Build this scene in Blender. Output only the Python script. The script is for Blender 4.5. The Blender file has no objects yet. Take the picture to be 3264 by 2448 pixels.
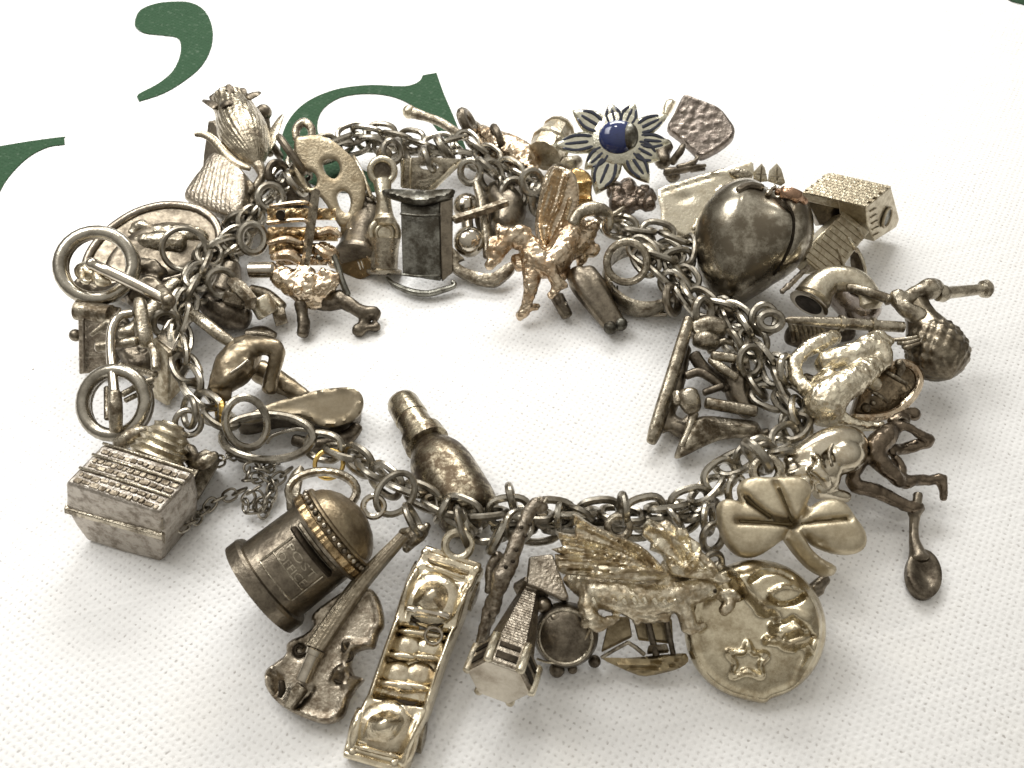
import bpy, bmesh, math, random
import numpy as np
from mathutils import Vector, Matrix, geometry
random.seed(7)
RAD = math.radians
SC = bpy.context.scene
COL = SC.collection
SC.unit_settings.system = 'METRIC'
SC.unit_settings.scale_length = 0.01          # one unit is one centimetre

# ------------------------------------------------------------------ camera
DIST, PITCH, FPX = 9.5, RAD(50), 3043.0
CAM = Vector((0, -DIST*math.cos(PITCH), DIST*math.sin(PITCH)))
FWD = (-CAM).normalized(); RIGHT = Vector((1, 0, 0)); UP = RIGHT.cross(FWD)
cd = bpy.data.cameras.new('camera'); cam = bpy.data.objects.new('camera', cd); COL.objects.link(cam)
cam.location = CAM; cam.rotation_euler = (math.pi/2-PITCH, 0, 0)
cd.sensor_width = 36; cd.lens = 36*FPX/3264; cd.clip_start = 0.1; cd.clip_end = 500
cd.dof.use_dof = True; cd.dof.focus_distance = 8.9; cd.dof.aperture_fstop = 1.0
SC.camera = cam

# ------------------------------------------------------------------ world, lamps, exposure
W = bpy.data.worlds.new('World'); SC.world = W; W.use_nodes = True
nt = W.node_tree; bg = nt.nodes['Background']
tc = nt.nodes.new('ShaderNodeTexCoord'); sp = nt.nodes.new('ShaderNodeSeparateXYZ'); rp = nt.nodes.new('ShaderNodeValToRGB')
nt.links.new(tc.outputs['Generated'], sp.inputs[0]); nt.links.new(sp.outputs['Z'], rp.inputs[0]); nt.links.new(rp.outputs[0], bg.inputs[0])
rp.color_ramp.elements[0].position = 0.0; rp.color_ramp.elements[0].color = (.15, .137, .115, 1)
rp.color_ramp.elements[1].position = 0.95; rp.color_ramp.elements[1].color = (.70, .675, .625, 1)
bg.inputs[1].default_value = 0.86

def lamp(name, loc, aim, size, power, col, spread=180):
    l = bpy.data.lights.new(name, 'AREA'); l.shape = 'RECTANGLE'; l.size, l.size_y = size; l.energy = power; l.spread = RAD(spread); l.color = col
    o = bpy.data.objects.new(name, l); COL.objects.link(o); o.location = loc
    o.rotation_euler = (Vector(aim)-Vector(loc)).to_track_quat('-Z', 'Y').to_euler()
    return o
lamp('ceiling_lamp', (-8.5, 4.0, 12.0), (-5.8, 2.6, 0), (9, 7), 450, (1, 1, 1), 94)
lamp('ceiling_lamp', (1.0, 16, 13.0), (.8, 7.0, 0), (13, 6), 1080, (1, 1, .99), 100)
lamp('ceiling_lamp', (-2, 8, 26), (-2, 2, 0), (2.4, 1.4), 460, (1, .97, .92))
SC.view_settings.view_transform = 'Standard'; SC.view_settings.look = 'None'
SC.view_settings.exposure = 0.2; SC.view_settings.gamma = 1

# ------------------------------------------------------------------ picking points in the place
def pt(x, y, z=0.0):
    d = FWD + RIGHT*((x-1632)/FPX) + UP*((1224-y)/FPX)
    return CAM + d*((z-CAM.z)/d.z)
def depth(p): return (p-CAM).dot(FWD)
class Crop:                                   # a patch of the photograph: origin and magnification
    def __init__(s, x0, y0, k): s.x0, s.y0, s.k = x0, y0, k
    def __call__(s, x, y, z=0.0): return pt(s.x0+x/s.k, s.y0+y/s.k, z)
    def r(s, n, p): return n/s.k*depth(p)/FPX
    def ray(s, x, y):
        x = s.x0+x/s.k; y = s.y0+y/s.k
        return FWD + RIGHT*((x-1632)/FPX) + UP*((1224-y)/FPX)
A = Crop(100, 200, 2.37); B = Crop(100, 650, 2.0733); C = Crop(150, 1200, 2.3694); D = Crop(600, 1200, 2.0738)
E = Crop(800, 1600, 1.9567); F = Crop(800, 300, 2.0733); G = Crop(1400, 300, 2.0733); H = Crop(2000, 250, 2.074)
I = Crop(2000, 850, 1.8433); J = Crop(2200, 1250, 2.2122); K = Crop(1400, 1500, 2.2125); L = Crop(2000, 1600, 2.37)
N = Crop(2450, 500, 3.686); V = Crop(0, 0, 0.6777)
class Plane:
    def __init__(s, o, n=(0, 0, 1)):
        s.o = Vector(o); s.n = Vector(n).normalized()
        u = Vector((1, 0, 0)); u = (u-s.n*u.dot(s.n)).normalized(); s.u = u; s.v = s.n.cross(u)
    def hit(s, c, x, y):
        d = c.ray(x, y); return CAM + d*((s.o-CAM).dot(s.n)/d.dot(s.n))
    def uv(s, c, x, y):
        p = s.hit(c, x, y)-s.o; return (p.dot(s.u), p.dot(s.v))
    def w(s, u, v, h=0): return s.o+s.u*u+s.v*v+s.n*h
def unit(v): return Vector(v).normalized()
def lean(az, tilt): return Vector((math.sin(RAD(tilt))*math.cos(RAD(az)), math.sin(RAD(tilt))*math.sin(RAD(az)), math.cos(RAD(tilt))))

# ------------------------------------------------------------------ materials
def nn(t, kind, **kw):
    n = t.nodes.new(kind)
    for k, v in kw.items(): setattr(n, k, v)
    return n
def metal(name, hi, lo, bias=.5, soft=.22, scale=8, rough=(.18, .42), bump=.2, bscale=32, metallic=1.0):
    hi = [c*k for c, k in zip(hi, (.91, .90, .865))]; lo = [c*k for c, k in zip(lo, (.85, .83, .80))]; rough = (rough[0]+.03, rough[1]+.08)
    m = bpy.data.materials.new(name); m.use_nodes = True; t = m.node_tree; L_ = t.links.new
    b = t.nodes['Principled BSDF']; b.inputs['Metallic'].default_value = metallic
    tc = nn(t, 'ShaderNodeTexCoord'); oi = nn(t, 'ShaderNodeObjectInfo')
    ad = nn(t, 'ShaderNodeVectorMath', operation='MULTIPLY_ADD'); ad.inputs[1].default_value = (1, 1, 1)
    L_(tc.outputs['Object'], ad.inputs[0]); L_(oi.outputs['Random'], ad.inputs[2])
    n1 = nn(t, 'ShaderNodeTexNoise'); n1.inputs['Scale'].default_value = scale; n1.inputs['Detail'].default_value = 10; n1.inputs['Roughness'].default_value = .74
    L_(ad.outputs[0], n1.inputs['Vector'])
    r1 = nn(t, 'ShaderNodeMapRange'); r1.interpolation_type = 'SMOOTHSTEP'
    r1.inputs['From Min'].default_value = bias-soft; r1.inputs['From Max'].default_value = bias+soft
    rj = nn(t, 'ShaderNodeMath', operation='MULTIPLY_ADD'); rj.inputs[1].default_value = .13; rj.inputs[2].default_value = -.065; L_(oi.outputs['Random'], rj.inputs[0])
    rk = nn(t, 'ShaderNodeMath', operation='ADD'); L_(rj.outputs[0], rk.inputs[0]); L_(n1.outputs['Fac'], rk.inputs[1])
    L_(rk.outputs[0], r1.inputs['Value'])
    mx = nn(t, 'ShaderNodeMix', data_type='RGBA'); mx.inputs[6].default_value = (*lo, 1); mx.inputs[7].default_value = (*hi, 1)
    L_(r1.outputs[0], mx.inputs[0]); L_(mx.outputs[2], b.inputs['Base Color'])
    r2 = nn(t, 'ShaderNodeMapRange'); r2.inputs['To Min'].default_value = rough[1]; r2.inputs['To Max'].default_value = rough[0]
    L_(r1.outputs[0], r2.inputs['Value']); L_(r2.outputs[0], b.inputs['Roughness'])
    n2 = nn(t, 'ShaderNodeTexNoise'); n2.inputs['Scale'].default_value = bscale; n2.inputs['Detail'].default_value = 5
    L_(ad.outputs[0], n2.inputs['Vector'])
    bp = nn(t, 'ShaderNodeBump'); bp.inputs['Strength'].default_value = bump; bp.inputs['Distance'].default_value = .02
    L_(n2.outputs['Fac'], bp.inputs['Height']); L_(bp.outputs[0], b.inputs['Normal'])
    return m
MID = metal('worn_silver', (.56, .505, .41), (.115, .09, .06), .50, soft=.15, bump=.42)
WIRE = metal('silver_wire', (.54, .505, .44), (.13, .11, .08), .48, scale=4, rough=(.16, .32), bump=.08)
PALE = metal('pale_silver', (.76, .70, .57), (.30, .24, .155), .46, soft=.17, rough=(.22, .42), bump=.28)
SHINY = metal('polished_silver', (.66, .61, .53), (.26, .21, .15), .44, scale=3, rough=(.08, .2), bump=.04)
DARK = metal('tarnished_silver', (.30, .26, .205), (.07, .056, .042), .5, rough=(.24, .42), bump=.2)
BLACK = metal('oxide_and_shade_silver', (.065, .052, .038), (.03, .024, .018), .5, rough=(.4, .6), bump=.2)  # oxide, and also the shade painted into openings
GOLD = metal('gilt_silver', (.74, .56, .33), (.17, .115, .06), .50, soft=.14, scale=9, rough=(.14, .34), bump=.4)
CAST = metal('cast_silver', (.95, .88, .72), (.40, .32, .21), .46, soft=.16, scale=10, rough=(.16, .36), bump=.6, bscale=24)
CASTG = metal('warm_cast_silver', (.74, .63, .49), (.36, .20, .08), .44, scale=6, rough=(.15, .34), bump=.45, bscale=24)
ROUGH = metal('textured_silver', (.50, .445, .37), (.13, .10, .07), .5, scale=14, rough=(.22, .42), bump=.55, bscale=36)
STEEL = metal('blue_grey_silver', (.27, .265, .235), (.065, .058, .045), .5, soft=.13, scale=4, rough=(.24, .42), bump=.2)
BRASS = metal('brass', (.72, .50, .17), (.34, .22, .07), .45, rough=(.16, .3), bump=.05)
def plain(name, col, rough, coat=0):
    m = bpy.data.materials.new(name); m.use_nodes = True; b = m.node_tree.nodes['Principled BSDF']
    n = nn(m.node_tree, 'ShaderNodeTexNoise'); n.inputs['Scale'].default_value = 12; n.inputs['Detail'].default_value = 6
    mx = nn(m.node_tree, 'ShaderNodeMix', data_type='RGBA'); mx.inputs[6].default_value = (*[c*.6 for c in col], 1); mx.inputs[7].default_value = (*[c*1.25 for c in col], 1)
    m.node_tree.links.new(n.outputs['Fac'], mx.inputs[0]); m.node_tree.links.new(mx.outputs[2], b.inputs['Base Color'])
    b.inputs['Roughness'].default_value = rough; b.inputs['Coat Weight'].default_value = coat
    return m
NAVY = plain('navy_enamel', (.018, .022, .042), .12, .6)
BLUE = plain('blue_enamel', (.016, .028, .115), .1, .7)
CREAM = metal('cream_silver', (.86, .84, .72), (.42, .40, .30), .45, rough=(.16, .32), bump=.3)

def cloth_mat(name, thread, hole, depthk, fleck=0):
    m = bpy.data.materials.new(name); m.use_nodes = True; t = m.node_tree; L_ = t.links.new; b = t.nodes['Principled BSDF']
    b.inputs['Roughness'].default_value = .85; b.inputs['Specular IOR Level'].default_value = .15
    tc = nn(t, 'ShaderNodeTexCoord')
    nw = nn(t, 'ShaderNodeTexNoise'); nw.inputs['Scale'].default_value = 9; nw.inputs['Detail'].default_value = 3; L_(tc.outputs['Object'], nw.inputs['Vector'])
    nj = nn(t, 'ShaderNodeTexNoise'); nj.inputs['Scale'].default_value = 34; nj.inputs['Detail'].default_value = 1; L_(tc.outputs['Object'], nj.inputs['Vector'])
    of0 = nn(t, 'ShaderNodeVectorMath', operation='MULTIPLY_ADD'); of0.inputs[1].default_value = (.028, .028, 0); L_(nj.outputs['Color'], of0.inputs[0]); L_(tc.outputs['Object'], of0.inputs[2])
    off = nn(t, 'ShaderNodeVectorMath', operation='MULTIPLY_ADD'); off.inputs[1].default_value = (.04, .04, 0)
    L_(nw.outputs['Color'], off.inputs[0]); L_(of0.outputs[0], off.inputs[2])
    mp = nn(t, 'ShaderNodeMapping'); mp.inputs['Rotation'].default_value = (0, 0, RAD(-59)); mp.inputs['Scale'].default_value = (1/.057, 1/.057, 0)
    mp.vector_type = 'TEXTURE'; mp.inputs['Rotation'].default_value = (0, 0, RAD(59)); mp.inputs['Scale'].default_value = (.057, .057, 1)
    L_(off.outputs[0], mp.inputs['Vector'])
    s = nn(t, 'ShaderNodeSeparateXYZ'); L_(mp.outputs[0], s.inputs[0])
    def cosn(o):
        a = nn(t, 'ShaderNodeMath', operation='MULTIPLY'); a.inputs[1].default_value = 2*math.pi; L_(o, a.inputs[0])
        c = nn(t, 'ShaderNodeMath', operation='COSINE'); L_(a.outputs[0], c.inputs[0])
        d = nn(t, 'ShaderNodeMath', operation='MULTIPLY_ADD'); d.inputs[1].default_value = .5; d.inputs[2].default_value = .5; L_(c.outputs[0], d.inputs[0]); return d.outputs[0]
    pr = nn(t, 'ShaderNodeMath', operation='MULTIPLY'); L_(cosn(s.outputs['X']), pr.inputs[0]); L_(cosn(s.outputs['Y']), pr.inputs[1])
    wh = nn(t, 'ShaderNodeTexNoise'); wh.inputs['Scale'].default_value = 22; wh.inputs['Detail'].default_value = 3; L_(tc.outputs['Object'], wh.inputs['Vector'])
    wr = nn(t, 'ShaderNodeMapRange'); wr.inputs['From Min'].default_value = .3; wr.inputs['From Max'].default_value = .7; wr.inputs['To Min'].default_value = .15; wr.inputs['To Max'].default_value = 1.0; L_(wh.outputs['Fac'], wr.inputs['Value'])
    ms = nn(t, 'ShaderNodeMapRange', interpolation_type='SMOOTHSTEP'); ms.inputs['From Min'].default_value = .45; ms.inputs['From Max'].default_value = 1.0; L_(pr.outputs[0], ms.inputs['Value'])
    k0 = nn(t, 'ShaderNodeMath', operation='MULTIPLY'); L_(ms.outputs[0], k0.inputs[0]); L_(wr.outputs[0], k0.inputs[1]); prev = k0
    for an in (59, -31):
        am = nn(t, 'ShaderNodeMapping'); am.vector_type = 'TEXTURE'; am.inputs['Rotation'].default_value = (0, 0, RAD(an)); am.inputs['Scale'].default_value = (2.2, .085, 1); L_(tc.outputs['Object'], am.inputs['Vector'])
        an_ = nn(t, 'ShaderNodeTexNoise'); an_.inputs['Scale'].default_value = 1; an_.inputs['Detail'].default_value = 2; L_(am.outputs[0], an_.inputs['Vector'])
        ar = nn(t, 'ShaderNodeMapRange'); ar.inputs['From Min'].default_value = .35; ar.inputs['From Max'].default_value = .65; ar.inputs['To Min'].default_value = .45; ar.inputs['To Max'].default_value = 1.25; L_(an_.outputs['Fac'], ar.inputs['Value'])
        k1 = nn(t, 'ShaderNodeMath', operation='MULTIPLY'); L_(prev.outputs[0], k1.inputs[0]); L_(ar.outputs[0], k1.inputs[1]); prev = k1
    k = nn(t, 'ShaderNodeMath', operation='MINIMUM'); k.inputs[1].default_value = 1; L_(prev.outputs[0], k.inputs[0])
    mx = nn(t, 'ShaderNodeMix', data_type='RGBA'); mx.inputs[6].default_value = (*thread, 1); mx.inputs[7].default_value = (*hole, 1); L_(k.outputs[0], mx.inputs[0])
    # faint slubs along the thread
    sl = nn(t, 'ShaderNodeMapping'); sl.vector_type = 'TEXTURE'; sl.inputs['Rotation'].default_value = (0, 0, RAD(14)); sl.inputs['Scale'].default_value = (1.6, .05, 1); L_(tc.outputs['Object'], sl.inputs['Vector'])
    sn = nn(t, 'ShaderNodeTexNoise'); sn.inputs['Scale'].default_value = 1; sn.inputs['Detail'].default_value = 4; L_(sl.outputs[0], sn.inputs['Vector'])
    sr = nn(t, 'ShaderNodeMapRange'); sr.inputs['From Min'].default_value = .25; sr.inputs['From Max'].default_value = .75; sr.inputs['To Min'].default_value = .94; sr.inputs['To Max'].default_value = 1.04; L_(sn.outputs['Fac'], sr.inputs['Value'])
    vm = nn(t, 'ShaderNodeVectorMath', operation='SCALE'); L_(mx.outputs[2], vm.inputs[0]); L_(sr.outputs[0], vm.inputs['Scale'])
    # sparse specks of lint and faint warm stains
    vo = nn(t, 'ShaderNodeTexVoronoi'); vo.inputs['Scale'].default_value = 1.25; L_(tc.outputs['Object'], vo.inputs['Vector'])
    vr = nn(t, 'ShaderNodeMapRange'); vr.inputs['From Min'].default_value = .008; vr.inputs['From Max'].default_value = .02; vr.inputs['To Min'].default_value = .8; vr.inputs['To Max'].default_value = 0; L_(vo.outputs['Distance'], vr.inputs['Value'])
    sx = nn(t, 'ShaderNodeMix', data_type='RGBA'); sx.inputs[7].default_value = (.12, .09, .07, 1); L_(vr.outputs[0], sx.inputs[0]); L_(vm.outputs[0], sx.inputs[6])
    st = nn(t, 'ShaderNodeTexNoise'); st.inputs['Scale'].default_value = .5; st.inputs['Detail'].default_value = 5; L_(tc.outputs['Object'], st.inputs['Vector'])
    s2 = nn(t, 'ShaderNodeMapRange'); s2.inputs['From Min'].default_value = .5; s2.inputs['From Max'].default_value = .75; s2.inputs['To Max'].default_value = .5; L_(st.outputs['Fac'], s2.inputs['Value'])
    s3 = nn(t, 'ShaderNodeMix', data_type='RGBA', blend_type='MULTIPLY'); s3.inputs[7].default_value = (1, .965, .90, 1); L_(s2.outputs[0], s3.inputs[0]); L_(sx.outputs[2], s3.inputs[6])
    if fleck:
        fn = nn(t, 'ShaderNodeTexNoise'); fn.inputs['Scale'].default_value = 16; fn.inputs['Detail'].default_value = 6; fn.inputs['Roughness'].default_value = .75; L_(tc.outputs['Object'], fn.inputs['Vector'])
        fr = nn(t, 'ShaderNodeMapRange'); fr.inputs['From Min'].default_value = .56; fr.inputs['From Max'].default_value = .78; fr.inputs['To Max'].default_value = fleck; L_(fn.outputs['Fac'], fr.inputs['Value'])
        fm = nn(t, 'ShaderNodeMix', data_type='RGBA'); fm.inputs[7].default_value = (.30, .36, .28, 1); L_(fr.outputs[0], fm.inputs[0]); L_(s3.outputs[2], fm.inputs[6]); s3 = fm
    L_(s3.outputs[2], b.inputs['Base Color'])
    bp = nn(t, 'ShaderNodeBump', invert=True); bp.inputs['Strength'].default_value = depthk; bp.inputs['Distance'].default_value = .012; L_(pr.outputs[0], bp.inputs['Height'])
    b2 = nn(t, 'ShaderNodeBump'); b2.inputs['Strength'].default_value = .12; b2.inputs['Distance'].default_value = .03; L_(sn.outputs['Fac'], b2.inputs['Height']); L_(bp.outputs[0], b2.inputs['Normal'])
    L_(b2.outputs[0], b.inputs['Normal'])
    return m
CLOTH = cloth_mat('white_woven_cotton', (.87, .86, .84), (.50, .475, .45), .35)
INK = cloth_mat('green_print_on_cotton', (.030, .066, .034), (.016, .036, .018), .5, .45)

# ------------------------------------------------------------------ mesh helpers
def cr(P, k=6, closed=False):                 # Catmull-Rom through vectors of any size
    P = [np.array(p, float) for p in P]; n = len(P); out = []
    g = (lambda i: P[i % n]) if closed else (lambda i: P[0]*2-P[1] if i < 0 else (P[-1]*2-P[-2] if i >= n else P[i]))
    for i in range(n if closed else n-1):
        a, b, c, d = g(i-1), g(i), g(i+1), g(i+2)
        for j in range(k):
            t = j/k; out.append(.5*((2*b)+(c-a)*t+(2*a-5*b+4*c-d)*t*t+(3*b-a-3*c+d)*t**3))
    if not closed: out.append(P[-1])
    return out
class MB:
    def __init__(s): s.v = []; s.f = []
    def add(s, vs, fs):
        o = len(s.v); s.v += [Vector(p) for p in vs]; s.f += [tuple(i+o for i in f) for f in fs]
    def tube(s, P, R, n=10, closed=False, flat=1.0, up=None):
        P = [Vector(p) for p in P]; m = len(P)
        if not hasattr(R, '__len__'): R = [R]*m
        R = list(R)
        if not closed:                        # rounded ends
            a = (P[0]-P[1]).normalized(); b = (P[-1]-P[-2]).normalized()
            P = [P[0]+a*R[0]*.42, P[0]+a*R[0]*.3]+P+[P[-1]+b*R[-1]*.3, P[-1]+b*R[-1]*.42]
            R = [R[0]*.3, R[0]*.75]+R+[R[-1]*.75, R[-1]*.3]; m += 4
        tg = []
        for i in range(m):
            q = (P[(i+1) % m]-P[i-1]) if closed else (P[min(i+1, m-1)]-P[max(i-1, 0)])
            tg.append(q.normalized() if q.length > 1e-9 else Vector((0, 0, 1)))
        x = Vector(up) if up is not None else tg[0].orthogonal()
        vs = []; fs = []
        for i in range(m):
            ref = Vector(up) if up is not None else x
            x = (ref-tg[i]*ref.dot(tg[i]))
            x = x.normalized() if x.length > 1e-6 else tg[i].orthogonal().normalized()
            y = tg[i].cross(x)
            for j in range(n):
                a = 2*math.pi*j/n; vs.append(P[i]+(x*math.cos(a)*flat+y*math.sin(a))*R[i])
        for i in range(m if closed else m-1):
            i2 = (i+1) % m
            for j in range(n): fs.append((i*n+j, i*n+(j+1) % n, i2*n+(j+1) % n, i2*n+j))
        if not closed: fs.append(tuple(range(n-1, -1, -1))); fs.append(tuple((m-1)*n+j for j in range(n)))
        s.add(vs, fs)
    def T(s, c, pts, k=5, n=10, closed=False, flat=1.0, up=None, straight=False):   # (x, y, z, r) along a crop
        Q = []
        for x, y, z, r in pts:
            p = c(x, y, z); Q.append((p.x, p.y, p.z, c.r(r, p)))
        if not straight and len(Q) > 2: Q = cr(Q, k, closed)
        s.tube([q[:3] for q in Q], [float(q[3]) for q in Q], n, closed, flat, up)
    def ball(s, c, r, X=None, n=14, rings=8):
        r = r if hasattr(r, '__len__') else (r, r, r)
        a, b, d = X if X else (Vector((1, 0, 0)), Vector((0, 1, 0)), Vector((0, 0, 1)))
        vs = [c+d*r[2]]; fs = []
        for i in range(1, rings):
            th = math.pi*i/rings
            for j in range(n):
                ph = 2*math.pi*j/n
                vs.append(c+a*(r[0]*math.sin(th)*math.cos(ph))+b*(r[1]*math.sin(th)*math.sin(ph))+d*(r[2]*math.cos(th)))
        vs.append(c-d*r[2])
        for j in range(n): fs.append((0, 1+j, 1+(j+1) % n))
        for i in range(rings-2):
            for j in range(n): fs.append((1+i*n+j, 1+(i+1)*n+j, 1+(i+1)*n+(j+1) % n, 1+i*n+(j+1) % n))
        e = len(vs)-1; o = 1+(rings-2)*n
        for j in range(n): fs.append((o+j, e, o+(j+1) % n))
        s.add(vs, fs)
    def Bl(s, c, x, y, z, r, sq=1.0, n=14):
        p = c(x, y, z); q = c.r(r, p); s.ball(p, (q, q, q*sq), n=n)
    def lathe(s, P, Q, prof, n=28, ref=None, wob=None):
        d = Q-P; ax = d.normalized(); x = Vector(ref) if ref is not None else Vector((0, 0, 1)); x = x-ax*x.dot(ax)
        x = x.normalized() if x.length > 1e-5 else ax.orthogonal().normalized(); y = ax.cross(x)
        vs = []; fs = []
        for i, (t, r) in enumerate(prof):
            for j in range(n):
                a = 2*math.pi*j/n; rr = max(r, 1e-4)*(1+(wob(t, a) if wob else 0))
                vs.append(P+d*t+(x*math.cos(a)+y*math.sin(a))*rr)
        m = len(prof)
        for i in range(m-1):
            for j in range(n): fs.append((i*n+j, (i+1)*n+j, (i+1)*n+(j+1) % n, i*n+(j+1) % n))
        fs.append(tuple(range(n))); fs.append(tuple((m-1)*n+j for j in range(n-1, -1, -1)))
        s.add(vs, fs)
    def prism(s, poly, vec):
        n = len(poly); vec = Vector(vec)
        s.add(list(poly)+[p+vec for p in poly], [tuple(range(n)), tuple(range(2*n-1, n-1, -1))]+[(i, n+i, n+(i+1) % n, (i+1) % n) for i in range(n)])
    def box(s, c, X, Y, Z):
        vs = [c+X*a+Y*b+Z*d for a in (-1, 1) for b in (-1, 1) for d in (-1, 1)]
        s.add(vs, [(0, 1, 3, 2), (4, 6, 7, 5), (0, 4, 5, 1), (2, 3, 7, 6), (0, 2, 6, 4), (1, 5, 7, 3)])
    def field(s, Lp, Rp, h, ns=30, nt=14, thick=.05, nrm=None, skip=None):   # a sheet with thickness between two edges
        Lp = [np.array(p) for p in Lp]; Rp = [np.array(p) for p in Rp]
        def samp(P, u):
            q = u*(len(P)-1); i = min(int(q), len(P)-2); return P[i]+(P[i+1]-P[i])*(q-i)
        top = []; bot = []
        for i in range(ns+1):
            a = samp(Lp, i/ns); b = samp(Rp, i/ns); a2 = samp(Lp, min(1, i/ns+.02)); a1 = samp(Lp, max(0, i/ns-.02))
            N_ = Vector(nrm) if nrm is not None else Vector(b-a).cross(Vector(a2-a1)).normalized()*-1
            if N_.z < 0 and nrm is None: N_ = -N_
            for j in range(nt+1):
                t = j/nt*2-1; p = Vector(a+(b-a)*(j/nt)); top.append(p+N_*h(i/ns, t)); bot.append(p-N_*thick)
        w = nt+1; o = len(top); fs = []
        quads = [(i, j) for i in range(ns) for j in range(nt) if not (skip and skip((i+.5)/ns, (j+.5)/nt*2-1))]
        qs = set(quads)
        for i, j in quads:
            fs.append((i*w+j, i*w+j+1, (i+1)*w+j+1, (i+1)*w+j)); fs.append((o+i*w+j, o+(i+1)*w+j, o+(i+1)*w+j+1, o+i*w+j+1))
            for (di, dj, e) in ((-1, 0, (i*w+j, i*w+j+1)), (1, 0, ((i+1)*w+j+1, (i+1)*w+j)), (0, -1, ((i+1)*w+j, i*w+j)), (0, 1, (i*w+j+1, (i+1)*w+j+1))):
                if (i+di, j+dj) not in qs: fs.append((e[1], e[0], o+e[0], o+e[1]))
        s.add(top+bot, fs)
    def build(s, name, mat, parent=None, sharp=38, bevel=0, remesh=0, smooth=3, disp=0, dsize=.08):
        R = parent
        while R is not None and R.parent is not None: R = R.parent
        off = R.location if R is not None else Vector((0, 0, 0))
        me = bpy.data.meshes.new(name); me.from_pydata([tuple(v-off) for v in s.v], [], s.f); me.validate()
        bm = bmesh.new(); bm.from_mesh(me); bmesh.ops.recalc_face_normals(bm, faces=bm.faces); bm.to_mesh(me); bm.free()
        me.polygons.foreach_set('use_smooth', [True]*len(me.polygons))
        if not remesh: me.set_sharp_from_angle(angle=RAD(sharp))
        me.materials.append(mat); o = bpy.data.objects.new(name, me); COL.objects.link(o); o.parent = parent
        if bevel:
            b = o.modifiers.new('bevel', 'BEVEL'); b.width = bevel; b.segments = 2; b.limit_method = 'ANGLE'; b.angle_limit = RAD(35)
        if remesh:
            r = o.modifiers.new('remesh', 'REMESH'); r.mode = 'VOXEL'; r.voxel_size = remesh; r.use_smooth_shade = True
            q = o.modifiers.new('smooth', 'SMOOTH'); q.iterations = smooth; q.factor = .5
        if disp:
            tx = bpy.data.textures.new(name, 'CLOUDS'); tx.noise_scale = dsize; tx.noise_depth = 2
            q = o.modifiers.new('relief', 'DISPLACE'); q.texture = tx; q.strength = disp; q.mid_level = .5; q.texture_coords = 'LOCAL'
        return o
def thing(name, label, cat, loc, group=None):
    o = bpy.data.objects.new(name, None); COL.objects.link(o); o.empty_display_size = .1; o.location = (loc.x, loc.y, 0)
    o['label'] = label; o['category'] = cat
    if group: o['group'] = group
    return o
CH = 'silver charms hanging on the bracelet'
def charm(name, label, cat, loc): return thing(name, label, cat, loc, CH)
def camdir(p): return (CAM-p).normalized()
def circ(c, r, n, k=28, e=1.0, ang=0):
    n = Vector(n).normalized(); u = Vector((1, 0, 0)); u = (u-n*u.dot(n)); u = u.normalized() if u.length > 1e-4 else Vector((0, 1, 0)); v = n.cross(u)
    u, v = u*math.cos(ang)+v*math.sin(ang), v*math.cos(ang)-u*math.sin(ang)
    return [c+u*(r*math.cos(2*math.pi*i/k))+v*(r*e*math.sin(2*math.pi*i/k)) for i in range(k)]
def ring(parent, c, x, y, z, r, wire, n=None, e=1.0, ang=0, mat=None, name='jump_ring', flat=1.0):
    p = c(x, y, z); m = MB(); nv = camdir(p) if n is None else Vector(n)
    m.tube(circ(p, c.r(r, p), nv, e=e, ang=ang), c.r(wire, p), 9, True, flat, None)
    return m.build(name, mat or WIRE, parent)
def inside(P, poly):
    r = np.zeros(len(P), bool); x, y = P[:, 0], P[:, 1]; n = len(poly)
    for i in range(n):
        x1, y1 = poly[i]; x2, y2 = poly[(i+1) % n]
        if abs(y1-y2) < 1e-12: continue
        k = ((y1 > y) != (y2 > y)) & (x < (x2-x1)*(y-y1)/(y2-y1)+x1); r ^= k
    return r
def dseg(P, poly, closed=True):
    d = np.full(len(P), 1e9); n = len(poly)
    for i in range(n if closed else n-1):
        a = np.array(poly[i]); b = np.array(poly[(i+1) % n]); ab = b-a; L2 = max((ab**2).sum(), 1e-12)
        t = np.clip(((P-a)@ab)/L2, 0, 1); d = np.minimum(d, np.hypot(*(P-a-t[:, None]*ab).T))
    return d
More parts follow.
